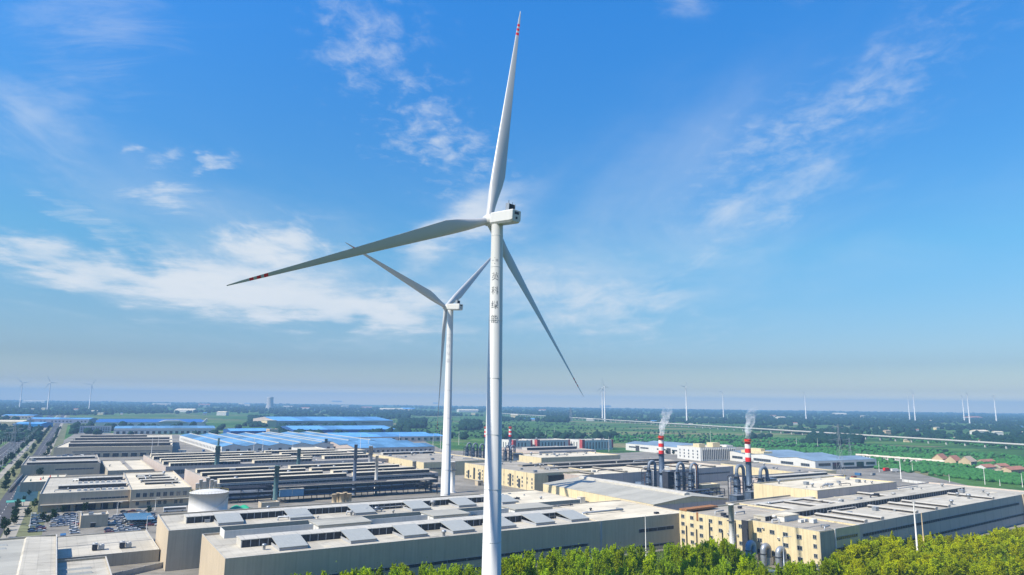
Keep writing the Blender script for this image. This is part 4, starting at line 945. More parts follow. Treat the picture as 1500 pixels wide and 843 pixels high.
scrubber('grey process tower just left of the nearer striped chimney', 951, 722, 25, 3.0, 1); scrubber('blue grey process tower just right of the nearer striped chimney', 993, 726, 25, 3.0, 1)
scrubber('isolated process tower with an inverted U duct before the dark banded wall', 1013, 727, 25, 3.0, 1)
scrubber('large process tower with a high arched duct left of the right hand chimney', 1081, 745, 30, 3.1, 1)
scrubber('large process tower with a high arched duct right of the right hand chimney', 1116, 744, 28, 3.1, 1)
for px, pb, h, lb in ((684, 673, 20, 'leftmost dark process tower left of the tall turbine tower'), (693, 675, 21, 'middle dark process tower left of the tall turbine tower'), (703, 675, 20, 'dark process tower close to the left edge of the tall turbine tower'),
                      (740, 681, 22, 'dark process tower close to the right edge of the tall turbine tower'), (748, 681, 22, 'dark process tower beside the domed blue grey tank')): scrubber(lb, px, pb, h, 2.4, 1)
tank('domed blue grey tank beside the dark process towers in the centre', 758.5, 682, 6.8, 13, steel_b, 'process_tank')
def rack_tank(label, p0, p1, r):
    d = p1 - p0; t = thing('horizontal_vessel', label, 'vessel', p0, math.atan2(d.y, d.x)); L = d.length
    b = MB(); b.tube([(0, 0, r+1.2), (.8, 0, r+1.2), (L-.8, 0, r+1.2), (L, 0, r+1.2)], [r*.5, r, r, r*.5], 14); b.build('shell', steel_b, t)
    for x in (L*.2, L*.75): b = MB(); b.box(x-.4, x+.4, -r*.8, r*.8, 0, 1.4); b.build('saddle', conc_m, t)
rack_tank('blue grey horizontal duct lying left of the process towers', at(930, 716), at(953, 717), 2.4)
rack_tank('pale horizontal vessel lying right of the isolated process tower', at(1009, 727), at(1031, 724), 2.2)
def plant_box(label, px, pb, w, d, h, m):
    t = thing('filter_house', label, 'filter house', at(px, pb), R(34)); b = MB(); b.box(0, w, 0, d, h*.35, h)
    for x in (.2, w-.6):
        for y in (.2, d-.6): b.box(x, x+.4, y, y+.4, 0, h*.35)
    b.build('casing', m, t); b = MB()
    for k in range(3): b.add([(w*(k/3), 0, h*.35), (w*((k+1)/3), 0, h*.35), (w*((k+1)/3), d, h*.35), (w*(k/3), d, h*.35), (w*((k+.5)/3), d/2, h*.12)], [(0,1,4),(1,2,4),(2,3,4),(3,0,4)])
    b.build('hopper', steel_d, t); b = MB(); b.box(-.4, w+.4, -.4, d+.4, h+.02, h+.15); b.tube([(0,0,h+1.2),(w,0,h+1.2),(w,d,h+1.2),(0,d,h+1.2),(0,0,h+1.2)], .07, 4); b.build('top_deck', steel_g, t)
plant_box('dark filter house between the nearer chimney and its right tower', 979, 726, 7, 6, 18, steel_d)
plant_box('grey filter house right of the arched duct towers', 1127, 743, 10, 8, 19, steel_g)
plant_box('blue filter house at the foot of the right hand chimney', 1101, 748, 14, 6, 12, steel_b)
plant_box('blue filter box in front of the left arched duct tower', 1080, 752, 8, 6, 11, steel_b)
gallery('pipe trestle along the foot of the process towers beside the nearer chimney', at(990, 734), at(1062, 727), 5, None, (3.2, 5.5), 6)
gallery('low pipe trestle in front of the cream windowed blocks', at(1020, 828), at(1190, 862), 4, None, (2.6,), 4)
gallery('white pipe trestle under the long grey right hall', at(1205, 852), at(1330, 816), 4, None, (2.6, 4.2), 5)
for k, (px, pb) in enumerate(((1097, 824), (1119, 829), (1141, 834))):
    lb = ('left', 'middle', 'right')[k] + ' one of three curved pipe elbows before the cream windowed block'
    t = thing('elbow_duct', lb, 'duct', at(px, pb), R(33), 'curved pipe elbows'); r = 1.3
    b = MB(); b.tube([(0, 0, 0), (0, 0, 6.4)] + [(1.9 - 1.9*math.cos(a), 0, 6.4 + 1.9*math.sin(a)) for a in np.linspace(.3, math.pi, 9)] + [(3.8, 0, 3.2)], r, 14); b.build('pipe', steel_g if k else teal_m, t)
    b = MB(); b.lathe([(r+.05, 5.0), (r+.3, 5.0), (r+.3, 5.3), (r+.05, 5.3)], 14); b.build('flange', steel_d, t)
    b = MB(); b.box(2.6, 5.0, -1.3, 1.3, 0, 3.2); b.build('fan_case', tank_m, t)


# ------------------------------------------------------------------ railway viaduct, pylons, masts and lamps
def viaduct(p0, p1, zdeck):
    d = p1 - p0; L = d.length; t = thing('railway_viaduct', 'long pale concrete railway viaduct on piers crossing the green plain', 'viaduct', (p0.x, p0.y, 0), math.atan2(d.y, d.x))
    b = MB(); b.prismx([(-5.5, zdeck-.4), (-3, zdeck-2.4), (3, zdeck-2.4), (5.5, zdeck-.4), (5.5, zdeck), (-5.5, zdeck)], 0, L); b.build('deck', mat('pale_concrete', (.60, .58, .54), .8, var=.06), t)
    b = MB(); b.box(0, L, -5.6, -5.3, zdeck+.01, zdeck+1.5); b.box(0, L, 5.3, 5.6, zdeck+.01, zdeck+1.5); b.build('parapet', mat('pale_concrete', (.6,.58,.54)), t)
    me = None
    n = min(98, int(L / 40))
    for k in range(n):
        if me is None:
            b = MB(); b.prismx([(-3.2, zdeck-2.5), (-1.6, zdeck-4), (-1.4, 0), (1.4, 0), (1.6, zdeck-4), (3.2, zdeck-2.5)], -1, 1); o = b.build('pier', MATS['pale_concrete'], t); me = o.data
        else: o = link('pier', me, t)
        o.location = (20 + k * L / n, 0, 0)
viaduct(at(1560, 655.5, 9), at(730, 605.5, 9), 9)
def pylon(label, px, pb, pt, spread=.12):
    p = at(px, pb); h = tall(px, pb, pt); t = thing('power_pylon', label, 'pylon', p, R(20), 'lattice power pylons')
    b = MB(); w = h * spread; r = max(.12, p.length / FOC * .22)
    for sx in (-1, 1):
        for sy in (-1, 1): b.tube([(sx*w, sy*w, 0), (sx*w*.35, sy*w*.35, h*.62), (sx*w*.12, sy*w*.12, h)], r, 4)
    n = 7
    for k in range(n):
        z0, z1 = h*.9*k/n, h*.9*(k+1)/n; w0, w1 = w*(1-.9*k/n), w*(1-.9*(k+1)/n)
        for sy in (-1, 1): b.tube([(-w0, sy*w0, z0), (w1, sy*w1, z1)], r*.6, 4); b.tube([(w0, sy*w0, z0), (-w1, sy*w1, z1)], r*.6, 4)
    b.build('lattice_mast', steel_g, t)
    for z, l in ((.70, .26), (.82, .21), (.93, .16)):
        b = MB(); b.tube([(-h*l, 0, h*z), (0, 0, h*z+h*.03), (h*l, 0, h*z)], r*.8, 4); b.tube([(-h*l, 0, h*z), (h*l, 0, h*z)], r*.7, 4); b.build('cross_arm', steel_g, t)
pylon('faint lattice pylon beside the dark block of wood, centre right', 836, 617, 598)
pylon('slender pylon standing right of the white works beyond the chimneys', 1232, 700, 622, .06)
pylon('lattice pylon in the trees just behind the first slender pylon', 1246, 676, 642, .07)
pylon('lattice pylon left of the road in the far left corner', 16, 672, 619, .09)
pylon('lattice pylon beyond the cyan shed at the far left', 42, 634, 612, .09)
def pole(label, px, pb, pt, r=.18, m=None, arm=0, name='street_lamp', cat='lamp post', group=None, rz=0):
    p = at(px, pb); h = tall(px, pb, pt); t = thing(name, label, cat, p, rz, group)
    b = MB(); b.tube([(0,0,0),(0,0,.5),(0,0,.51),(0,0,h)], [r*1.8, r*1.8, r, r*.7], 8); b.build('post', m or steel_g, t)
    if arm:
        b = MB(); b.tube([(0,0,h-.3),(arm*.5,0,h+.1),(arm,0,h)], r*.5, 6); b.box(arm-.2, arm+1.0, -.25, .25, h-.12, h+.06); b.build('lamp_head', tank_m, t)
    return t
pole('thin pale mast before the dark window strip of the nearest hall', 946.5, 830, 757, .2, tank_m, name='mast', cat='mast')
pole('tall white mast against the very long grey hall', 1345, 822, 738, .42, tank_m, name='mast', cat='mast')
pole('cream mast right beside the tall white mast', 1355, 818, 753, .3, ochre, name='mast', cat='mast')
pole('grey lamp with a sideways head in front of the cream windowed block', 1150, 856, 789, .22, steel_g, 3.2, rz=R(20))
pole('white mast at the edge of the green field right of the white works', 1320, 702, 672, .4, tank_m, name='mast', cat='mast')
for px, pb, pt in ((1337, 692, 678), (1391, 707, 695), (1443, 710, 684), (1465, 712, 703), (1498, 714, 694), (1288, 692, 676), (1167, 652, 641), (1198, 656, 642), (1041, 650, 631), (1089, 640, 648 - 14), (892, 662, 640), (812, 640, 626), (841, 640, 630), (799, 640, 632)):
    pole('thin pale pole standing among the green fields', px, pb, pt, .22, tank_m, name='field_pole', cat='pole', group='poles in the fields')
for px, pb, pt in ((221, 671, 640), (230, 668, 639), (371, 668, 643), (384, 668, 640), (428, 668, 646), (527, 670, 636), (539, 664, 640), (585, 652, 634), (634, 660, 636), (645, 660, 630), (672, 652, 632)):
    pole('thin pale floodlight mast between the factory roofs', px, pb, pt, .25, tank_m, name='floodlight_mast', cat='mast', group='masts between the roofs')
for px, pb, pt in ((110, 775, 750), (43, 776, 752), (171, 758, 736), (214, 781, 757), (227, 748, 730)):
    pole('white lamp post in the car park', px, pb, pt, .16, tank_m, 1.6, group='car park lamps')
for k in range(26):
    for off, s_ in ((-20.5, 1), (-47.5, -1)):
        p = r0 + RN * off + RD * (430 + 42 * k)
        t = thing('street_lamp', 'slim double armed street lamp along the tree lined road', 'lamp post', p, R(32), 'street lamps along the road')
        b = MB(); b.tube([(0,0,0),(0,0,11)], [.2,.12], 6); b.build('post', tank_m, t) if k == 0 and s_ == 1 else link('post', lampm, t)
        if k == 0 and s_ == 1: lampm = t.children[0].data; b = MB(); b.tube([(-2,0,11),(0,0,10.6),(2,0,11)], .08, 5); b.box(-2.6,-1.8,-.2,.2,10.9,11.1); b.box(1.8,2.6,-.2,.2,10.9,11.1); armm = b.build('lamp_arm', tank_m, t).data
        else: link('lamp_arm', armm, t)

# ------------------------------------------------------------------ vehicles
def car_paint(name, c): return mat(name, c, .25, .0, var=.02, spec=.6)
paints = {'white': car_paint('white_car_paint', (.75, .75, .74)), 'silver': car_paint('silver_car_paint', (.42, .43, .45)), 'black': car_paint('black_car_paint', (.02, .02, .025)),
          'red': car_paint('dark_red_car_paint', (.30, .03, .03)), 'blue': car_paint('blue_car_paint', (.04, .10, .25))}
lower = [(-2.25,.35),(-2.3,.75),(-2.15,.95),(-1.2,1.0),(.9,1.0),(2.05,.85),(2.25,.65),(2.25,.35)]
b = MB(); b.prism(lower, -.86, .86); CAR_BODY = {}
cab = MB(); zz0, zz1 = 1.0, 1.46
cab.add([(-1.95,-.80,zz0),(1.0,-.80,zz0),(1.0,.80,zz0),(-1.95,.80,zz0),(-1.35,-.64,zz1),(.3,-.64,zz1),(.3,.64,zz1),(-1.35,.64,zz1)], [(0,1,5,4),(1,2,6,5),(2,3,7,6),(3,0,4,7)], 0)
cab.add([(-1.35,-.64,zz1),(.3,-.64,zz1),(.3,.64,zz1),(-1.35,.64,zz1),(-1.35,-.64,zz1+.05),(.3,-.64,zz1+.05),(.3,.64,zz1+.05),(-1.35,.64,zz1+.05)], [(4,5,6,7),(0,1,5,4),(1,2,6,5),(2,3,7,6),(3,0,4,7)], 1)
wh = MB(); wh.tube([(0,-.12,0),(0,.12,0)], .33, 12); wh.tube([(0,-.13,0),(0,.13,0)], .19, 10, 1)
def car(colr, p, rz, label, group):
    t = thing('parked_car', label, 'car', (p.x, p.y, .03), rz, group)
    if colr not in CAR_BODY:
        CAR_BODY[colr] = [b.build('body', paints[colr], t).data, cab.build('cabin', [glass_m, paints[colr]], t).data]
        if 'w' not in CAR_BODY: o = wh.build('wheel', [tyre_m, steel_g], t); CAR_BODY['w'] = o.data; bpy.data.objects.remove(o)
    else:
        link('body', CAR_BODY[colr][0], t); link('cabin', CAR_BODY[colr][1], t)
    for x in (-1.4, 1.4):
        for y in (-.78, .78): link('wheel', CAR_BODY['w'], t, (x, y, .33))
cols = ['white'] * 5 + ['silver'] * 2 + ['black'] * 2 + ['red', 'blue']
def lot(x0, y0, x1, y1, nu, nv, rz, where, skip=.15):
    p0, p1 = at(x0, y0), at(x1, y1); du = (p1 - p0).dot(GU); dv = (p1 - p0).dot(GV)
    for i in range(nu):
        for j in range(nv):
            if rng.random() < skip: continue
            c_ = cols[rng.integers(len(cols))]
            p = p0 + GU * du * (i / max(1, nu-1)) + GV * dv * (j / max(1, nv-1)) + Vector((rng.uniform(-.3,.3), rng.uniform(-.3,.3), 0))
            car(c_, p, R(33) + rz + (math.pi if rng.random() < .3 else 0) + rng.uniform(-.04, .04), f'{c_} car parked {where}', f'{c_} cars {where}')
lot(48, 780, 62, 756, 2, 10, 0, 'in the leftmost row of the car park')
lot(80, 772, 107, 755, 4, 6, 0, 'between the shrubs left of the gatehouse')
lot(109, 782, 116, 754, 1, 9, 0, 'in the row hugging the gatehouse')
lot(160, 781, 187, 757, 5, 7, 0, 'right of the gatehouse', .25)
lot(196, 777, 216, 749, 4, 8, 0, 'by the white hall end near the tank', .2)
for i in range(14):
    p = r0 + RN * (-34 + rng.choice([-7, -3, 3, 7])) + RD * (450 + 62 * i + rng.uniform(0, 30)); c_ = cols[rng.integers(len(cols))]
    car(c_, p, R(122), f'{c_} car driving on the tree lined road', f'{c_} cars on the road')
for i in range(16):
    p = at(-2 + 46*(i/15), 690 - 36*(i/15)) + RN * rng.uniform(-3, 3); c_ = cols[rng.integers(len(cols))]
    car(c_, p, R(122) + rng.choice([0, math.pi/2]), f'{c_} car parked on the roadside left of the halls', f'{c_} cars on the roadside')
def bus(label, p, rz, m, L=11):
    t = thing('bus', label, 'bus', p, rz)
    q = MB(); q.prismx([(-1.25,.4),(1.25,.4),(1.25,2.9),(1.05,3.15),(-1.05,3.15),(-1.25,2.9)], 0, L); q.build('body', m, t)
    q = MB(); q.box(.4, L-.4, -1.29, -1.26, 1.5, 2.6); q.box(.4, L-.4, 1.26, 1.29, 1.5, 2.6); q.box(L+.005, L+.03, -1.1, 1.1, 1.3, 2.7); q.build('window_row', glass_m, t)
    for x in (2, L-2.2):
        for y in (-1.15, 1.15): o = link('wheel', CAR_BODY['w'], t, (x, y, .48)); o.scale = (1.45, 1.6, 1.45)
bus('white bus parked before the beige hall with the bright flat roof', at(239, 751), R(30), tank_m, 13)
def truck(label, p, rz, m, group=None):
    t = thing('truck', label, 'truck', p, rz, group)
    q = MB(); q.box(0, 8.5, -1.25, 1.25, 1.1, 3.8); q.build('cargo_box', m, t)
    q = MB(); q.prismx([(-1.2,.6),(1.2,.6),(1.2,2.9),(-1.2,2.9)], 8.9, 10.8); q.build('cab', white_m, t)
    q = MB(); q.box(10.82, 10.85, -1.05, 1.05, 1.8, 2.7); q.build('windscreen', glass_m, t)
    for x in (1.5, 3, 9.8):
        for y in (-1.1, 1.1): o = link('wheel', CAR_BODY['w'], t, (x, y, .48)); o.scale = (1.45, 1.6, 1.45)
truck('white lorry standing at the field edge beside the white works', at(1306, 692), R(15), tank_m)
truck('red lorry standing at the field edge beside the white works', at(1295, 691), R(30), red_m)
for k, (px, py, lb) in enumerate(((130, 661, 'leftmost of three trucks at the loading docks of the ridged wide hall'), (170, 660, 'middle of three trucks at the loading docks of the ridged wide hall'), (216, 660, 'rightmost of three trucks at the loading docks of the ridged wide hall'))): truck(lb, at(px, py+4), R(116), tank_m)
# car park carport
cpt = thing('carport', 'blue solar carport over parked cars near the white storage tank', 'carport', at(203, 765), R(33))
q = MB(); q.add([(-7,-13,3.4),(7,-13,2.8),(7,13,2.8),(-7,13,3.4),(-7,-13,3.5),(7,-13,2.9),(7,13,2.9),(-7,13,3.5)], [(3,2,1,0),(4,5,6,7),(0,1,5,4),(1,2,6,5),(2,3,7,6),(3,0,4,7)]); q.build('roof', mat('solar_blue', (.05, .18, .32), .25, spec=.6), cpt)
for x in (-5, 5):
    for y in (-12, -4, 4, 12): q = MB(); q.box(x, x+.18, y, y+.18, 0, 3.1 - .04*x); q.build('post', steel_g, cpt)
# perimeter fences
def fence(label, p0, p1, h, m, name='boundary_wall', step=5):
    d = p1 - p0; L = d.length; t = thing(name, label, 'wall', p0, math.atan2(d.y, d.x)); q = MB(); q.box(0, L, -.12, .12, 0, h); q.build('panel', m, t)
    q = MB()
    for k in range(int(L/step)+1): q.box(k*step-.2, k*step+.2, -.2, .2, 0, h+.25)
    q.build('pier_row', conc_m, t)
fence('low pale boundary wall below the grey annex in the lower left', at(160, 850), at(262, 826), 2.2, conc_m)
fence('white boundary wall along the back of the right hand halls', at(1560, 735), at(1322, 706), 2.4, wall_w)
fence('pale wall beside the verge along the left rows of halls', at(12, 722), at(60, 668), 2.4, wall_w)

# ------------------------------------------------------------------ village, far buildings, cooling tower
def house(label, px, pb, w, d, h, rise, wm_, rm_, rz, group=None):
    t = thing('village_house', label, 'house', at(px, pb), R(rz), group)
    q = MB(); q.box(0, w, 0, d, 0, h, 0, 'ud'); q.add([(0,0,h),(0,d,h),(0,d/2,h+rise)], [(0,2,1)]); q.add([(w,0,h),(w,d,h),(w,d/2,h+rise)], [(0,1,2)]); q.build('wall', wm_, t)
    q = MB(); q.prismx([(-.6,h-.1),(d/2,h+rise),(d+.6,h-.1),(d+.6,h+.15),(d/2,h+rise+.28),(-.6,h+.15)], -.5, w+.5); q.build('roof', rm_, t)
    for k in range(max(1, int(w/5))):
        o = link('window', window_mesh(1.6, 1.6), t, (2.2 + 5*k, -.01, 1.2)); 
        if h > 5: link('window', window_mesh(1.6, 1.6), t, (2.2 + 5*k, -.01, 4.3))
pale_r = mat('faded_tile_roof', (.50, .40, .30), .85, var=.25, scale=.4)
for px, pb, w, d, h, rs_, wm_, rm_, rz, lb in ((1382, 680, 20, 13, 6, 6, ochre, brick_r, 40, 'leftmost red roofed house of the village'), (1401, 683, 20, 13, 6, 6, ochre, brick_r, 38, 'second red roofed house of the village from the left'),
        (1423, 685, 18, 14, 6.5, 6, ochre, pale_r, 36, 'yellow tan house between the red roofs and the long brick sheds'), (1441, 681, 30, 9, 3.5, 2.5, ochre, brick_r, 30, 'low red shed behind the yellow tan house'),
        (1445, 692, 22, 11, 5, 3, wall_w, brick_r, 30, 'white walled red roofed house near the right edge'), (1470, 695, 16, 10, 4, 2.5, wall_t, pale_r, 34, 'small tan house beside the right hand brick sheds'),
        (1482, 696, 34, 12, 5, 3, ochre, brick_r, 30, 'long brick shed at the right edge'), (1466, 689, 18, 9, 4.5, 2.5, wall_t, brick_r, 26, 'dark sided house behind the white walled house')):
    house(lb, px, pb, w, d, h, rs_, wm_, rm_, rz)
for k in range(9):
    px = 1254 + k*15.2; house('low pale shed in the long row beyond the white works', px, 670.5 + k*1.25, 15, 7, 3.2, 1.6, wall_w, roof_c, -30, 'pale sheds in a row')
ctw = thing('cooling_tower', 'grey white cooling tower on the horizon left of the second turbine', 'cooling tower', at(395, 600))
q = MB(); pr = [(34, 0), (30, 14), (25.5, 36), (23, 58), (22.6, 72), (23.5, 86), (24.2, 92)]; q.lathe(pr + [(23.2, 92), (22.4, 80), (22, 60)], 36); q.build('shell', mat('weathered_concrete', (.52, .50, .47), .85, var=.08, streak=.2), ctw)
q = MB()
for k in range(24): a = k*math.pi/12; q.tube([(36*math.cos(a), 36*math.sin(a), 0), (33.5*math.cos(a+.1), 33.5*math.sin(a+.1), 6)], .5, 4)
q.build('support_column', conc_m, ctw)
def far_building(label, px, pb, wpx, hpx, wm_, rm_, group=None, rz=None, D=None):
    p = at(px, pb); s_ = p.length / FOC; t = thing('distant_building', label, 'building', p, R(rng.uniform(-8, 30)) if rz is None else R(rz), group)
    w, h = wpx * s_, hpx * s_; d = D or min(60, w * .6)
    q = MB(); q.box(0, w, 0, d, 0, h); q.build('wall', wm_, t); q = MB(); q.prismx([(-.5, h), (d/2, h + d*.14), (d+.5, h), (d+.5, h-.4), (-.5, h-.4)], -.5, w+.5); q.build('roof', rm_, t)
far_building('long low pale shed on the left horizon between two faint turbines', 32, 590.5, 26, 2.4, wall_w, roof_c)
far_building('white building with a red base beyond the green field, left of centre', 317, 609, 13, 4.5, wall_w, roof_c)
far_building('white and cyan building near the cooling tower', 358, 597, 7, 5, wall_w, blue_l)
far_building('long white shed in the far trees, left of the second turbine', 556, 602, 32, 2.2, wall_w, roof_c)
far_building('long white shed in the far trees, between the two turbine towers', 672, 604, 30, 2.6, wall_w, roof_c)
far_building('pale shed before the green field, left of centre', 255, 604, 26, 2.6, wall_w, roof_c)
far_building('small cream building poking above the wood right of the nearest tower', 748, 612, 10, 4, wall_y, roof_c)
far_building('white building in the far trees above the red roofed village', 1424, 615, 22, 2.5, wall_w, brick_r)
far_building('white farm building on the plain right of the second smoke', 1142, 615, 12, 3.0, wall_w, roof_c)
far_building('cream house in the trees near the right hand viaduct', 1298, 637, 8, 5, ochre, pale_r)
far_building('pale cluster building beyond the viaduct above the village', 1432, 637, 18, 4, wall_w, roof_c)
far_building('pale cluster building beyond the viaduct at the right edge', 1458, 638, 10, 4, wall_w, roof_c)
spots = [(45, 603, 6), (60, 601, 5), (102, 602, 9), (112, 607, 6), (130, 605, 9), (142, 608, 7), (152, 606, 3), (176, 608, 3), (203, 597, 4), (222, 595, 22), (290, 596, 14), (297, 608, 5), (349, 595, 10), (415, 598, 13), (440, 600, 12), (460, 603, 9), (486, 589, 14), (500, 598, 10), (530, 599, 14),
         (586, 602, 20), (634, 592, 8), (690, 608, 6), (790, 603, 10), (770, 617, 14), (860, 617, 10), (880, 597, 16), (930, 618, 8), (955, 620, 8), (1010, 623, 5), (1100, 605, 8), (1130, 611, 7), (1176, 611, 5), (1222, 609, 16), (1262, 612, 6), (1335, 618, 5), (1348, 619, 4), (1361, 619, 6), (1372, 630, 7), (1338, 632, 9), (1381, 644, 6), (1400, 644, 5), (1410, 644, 6), (1435, 647, 4), (1494, 628, 6), (1500, 636, 7), (1325, 648, 6), (1160, 622, 8), (1205, 640, 8)]
for k, (px, pb, w) in enumerate(spots): far_building('tiny pale building among the hazy trees toward the horizon', px, pb, w, rng.uniform(1.6, 3.0), (wall_w, wall_y, wall_w, wall_g)[k % 4], (roof_c, roof_g, brick_r, blue_l)[k % 4], 'tiny buildings in the far trees')

# ------------------------------------------------------------------ vegetation
def leaf_mat(name, c, var=.3, objvar=.32, trans=.25):
    m = mat(name, c, .75, 0, var=var, scale=.9, spec=.02, objvar=objvar, trans=trans); return m
leaf_p = leaf_mat('poplar_leaf', (.37, .47, .006)); leaf_d = leaf_mat('dark_leaf', (.040, .085, .022)); leaf_f = leaf_mat('far_wood_leaf', (.018, .052, .032), .45, 0, .1)
leaf_y = leaf_mat('locust_leaf', (.43, .455, .003)); leaf_o = leaf_mat('orchard_leaf', (.055, .19, .055), .4, 0, .1)
bark = mat('bark', (.16, .13, .09), .9, var=.3, scale=2)
def crown_mesh(name, h, rad, nbr, nleaf, size, m, upright=True, base=.22):
    """leaf sprays set along limbs: upswept plumes, or a loose round head of separate boughs"""
    pts, dirs = [], []
    for i in range(nbr):
        a = rng.uniform(0, 2*math.pi)
        if upright:
            t0 = base + (1-base) * rng.random() * .80; L = h * rng.uniform(.14, .34); out = rad * rng.uniform(.15, 1.0) * (1.15 - .8*t0)
            p0 = np.array([math.cos(a)*out*.25, math.sin(a)*out*.25, h*t0*.92]); d = np.array([math.cos(a)*out, math.sin(a)*out, L]); spread = rng.uniform(.16, .42)
        else:
            t0 = base + (1-base) * rng.random(); L = rad * rng.uniform(.35, 1.1) * math.sqrt(max(.08, 1 - ((t0 - .55)/.55)**2))
            p0 = np.array([math.cos(a)*L*.35, math.sin(a)*L*.35, h*t0*.85]); d = np.array([math.cos(a)*L*.8, math.sin(a)*L*.8, h*rng.uniform(.06, .24)]); spread = rng.uniform(.2, .46)
        n = int(nleaf / nbr * rng.uniform(.5, 1.5)); s_ = rng.random((n, 1))
        pts.append(p0 + d*s_ + rng.normal(0, 1, (n, 3)) * spread * (1.1 - .75*s_) * (rad / 2.4)); dirs.append(np.repeat((d/np.linalg.norm(d))[None], n, 0))
    P = np.concatenate(pts); Dm = np.concatenate(dirs); n = len(P)
    a = Dm + rng.normal(0, .55, (n, 3)); a /= np.linalg.norm(a, axis=1, keepdims=True); b_ = np.cross(a, rng.normal(size=(n, 3))); b_ /= np.linalg.norm(b_, axis=1, keepdims=True)
    sz = size * rng.uniform(.5, 1.4, (n, 1)); a *= sz; b_ *= sz * .5
    V = np.stack([P - a, P - b_, P + a, P + b_], 1).reshape(-1, 3); F = np.arange(n*4).reshape(-1, 4)
    return fast_mesh(name, V, F, m)
def trunk_mesh(h, r):
    b = MB(); b.tube([(0,0,0), (.1,.05,h*.3), (-.05,.1,h*.62), (.05,0,h*.93)], [r, r*.75, r*.45, r*.08], 8)
    for k in range(5):
        z = h*(.25+.11*k); a = k*2.4; b.tube([(0,0,z), (math.cos(a)*h*.05, math.sin(a)*h*.05, z+h*.09), (math.cos(a)*h*.09, math.sin(a)*h*.09, z+h*.2)], [r*.35, r*.22, r*.06], 5)
    o = b.build('trunk', bark); me = o.data; bpy.data.objects.remove(o); return me
POP = [crown_mesh('crown', 13, rad, nb, 5200, .27, leaf_p) for rad, nb in ((2.6, 40), (3.1, 50), (3.5, 58), (2.2, 32), (2.9, 44), (3.8, 56))]
LOC = [crown_mesh('crown', 11, rad, nb, 5600, .29, leaf_y, False, .2) for rad, nb in ((3.4, 46), (4.2, 58), (2.6, 34), (3.0, 40))] + [crown_mesh('crown', 12, 2.4, 40, 4600, .29, leaf_y)]
ROAD = [crown_mesh('crown', 8, rad, 30, 700, .55, leaf_d, False, .25) for rad in (2.6, 3.1)]
TP, TL, TR = trunk_mesh(12.5, .16), trunk_mesh(9.5, .2), trunk_mesh(7, .18)
def plant(kind, crown, trunk, p, s_, label, cat, group):
    t = thing(kind, label, cat, p, rng.uniform(0, 6.28), group); t.scale = (s_*rng.uniform(.9, 1.1), s_*rng.uniform(.9, 1.1), s_)
    link('crown', crown, t); link('trunk', trunk, t); return t
foot = []
for r_ in [o for o in col.objects if o.name in root_info]: foot.append((r_.location.copy(), r_.rotation_euler.z, *root_info[r_.name][:2]))
def clear(p, pad=1.5):
    for l, th, W_, D_ in foot:
        d = p - l; x = d.x*math.cos(th) + d.y*math.sin(th); y = -d.x*math.sin(th) + d.y*math.cos(th)
        if -pad < x < W_ + pad and -pad < y < D_ + pad: return False
    return True
def top_edge(px):
    return float(np.interp(px, [380, 500, 560, 640, 700, 750, 790, 880, 980, 1010, 1060, 1085, 1130, 1180, 1220, 1262, 1300, 1370, 1430, 1470, 1520],
                               [846, 836, 829, 826, 830, 815, 806, 799, 797, 792, 789, 806, 822, 824, 817, 792, 786, 784, 785, 775, 768]))
pts = []
tries = 0
quota = {False: 300, True: 260}
while max(quota.values()) > 0 and tries < 90000:
    tries += 1
    px = rng.uniform(370, 1620); h = rng.uniform(8.5, 14.5); right = px > 1225
    if quota[right] <= 0 or (px < 740 and rng.random() < .25): continue
    top = top_edge(px) + abs(rng.normal(0, 5)) * (1 if rng.random() < .6 else 0) + (rng.uniform(2, 46) if rng.random() < .6 else 0) + 1
    p = at(px, top, h if not right else h * .8); p.z = 0
    if p.length > (420 if not right else 560) or p.length < 222 or not clear(p, 1.6): continue
    if (Vector((-5.3, 227.4, 0)) - p).length < 5: continue
    if any((p - q).length < (1.7 if not right else 2.3) for q, *_ in pts): continue
    pts.append((p, h, right, px)); quota[right] -= 1
for p, h, right, px in pts:
    if right: plant('locust_tree', LOC[rng.integers(5)], TL, p, h*.8/10.6, 'rounded yellow green tree in the grove before the very long grey hall', 'tree', 'yellow green trees along the right hand hall')
    elif px < 740: plant('poplar_tree', POP[rng.integers(6)], TP, p, h/13, 'feathery green treetop below the nearest hall, left of the tall tower', 'tree', 'treetops left of the tall tower')
    else: plant('poplar_tree', POP[rng.integers(6)], TP, p, h/13, 'upright bright green poplar in the grove right of the tall tower', 'tree', 'poplars right of the tall tower')
grass_c = mat('grove_floor', (.060, .085, .025), .95, var=.4, scale=.15)
def under():
    out = []
    while len(out) < 1500:
        px = rng.uniform(400, 1620); p = at(px, top_edge(px) + rng.uniform(8, 60), 6.0); p.z = 0
        if p.length < 225 or p.length > 560 or not clear(p, 1.2) or (Vector((-5.3, 227.4, 0)) - p).length < 4.5: continue
        out.append(p)
    P = np.array([q[:] for q in out]); P = np.repeat(P, 70, 0); n = len(P)
    P = P + rng.normal(0, 1, (n, 3)) * np.array([1.3, 1.3, 0]); P[:, 2] = np.abs(rng.normal(0, 1, n)) * 3.2 + .2
    a = rng.normal(size=(n, 3)); a /= np.linalg.norm(a, axis=1, keepdims=True); b_ = np.cross(a, rng.normal(size=(n, 3))); b_ /= np.linalg.norm(b_, axis=1, keepdims=True)
    z_ = .34 * rng.uniform(.5, 1.4, (n, 1)); V = np.stack([P - a*z_, P - b_*z_*.5, P + a*z_, P + b_*z_*.5], 1).reshape(-1, 3)
    tag(link('undergrowth', fast_mesh('undergrowth', V, np.arange(n*4).reshape(-1, 4), leaf_mat('undergrowth_leaf', (.20, .29, .012)))), 'dense green undergrowth filling the grove floor', 'undergrowth', None, 'stuff')
under()
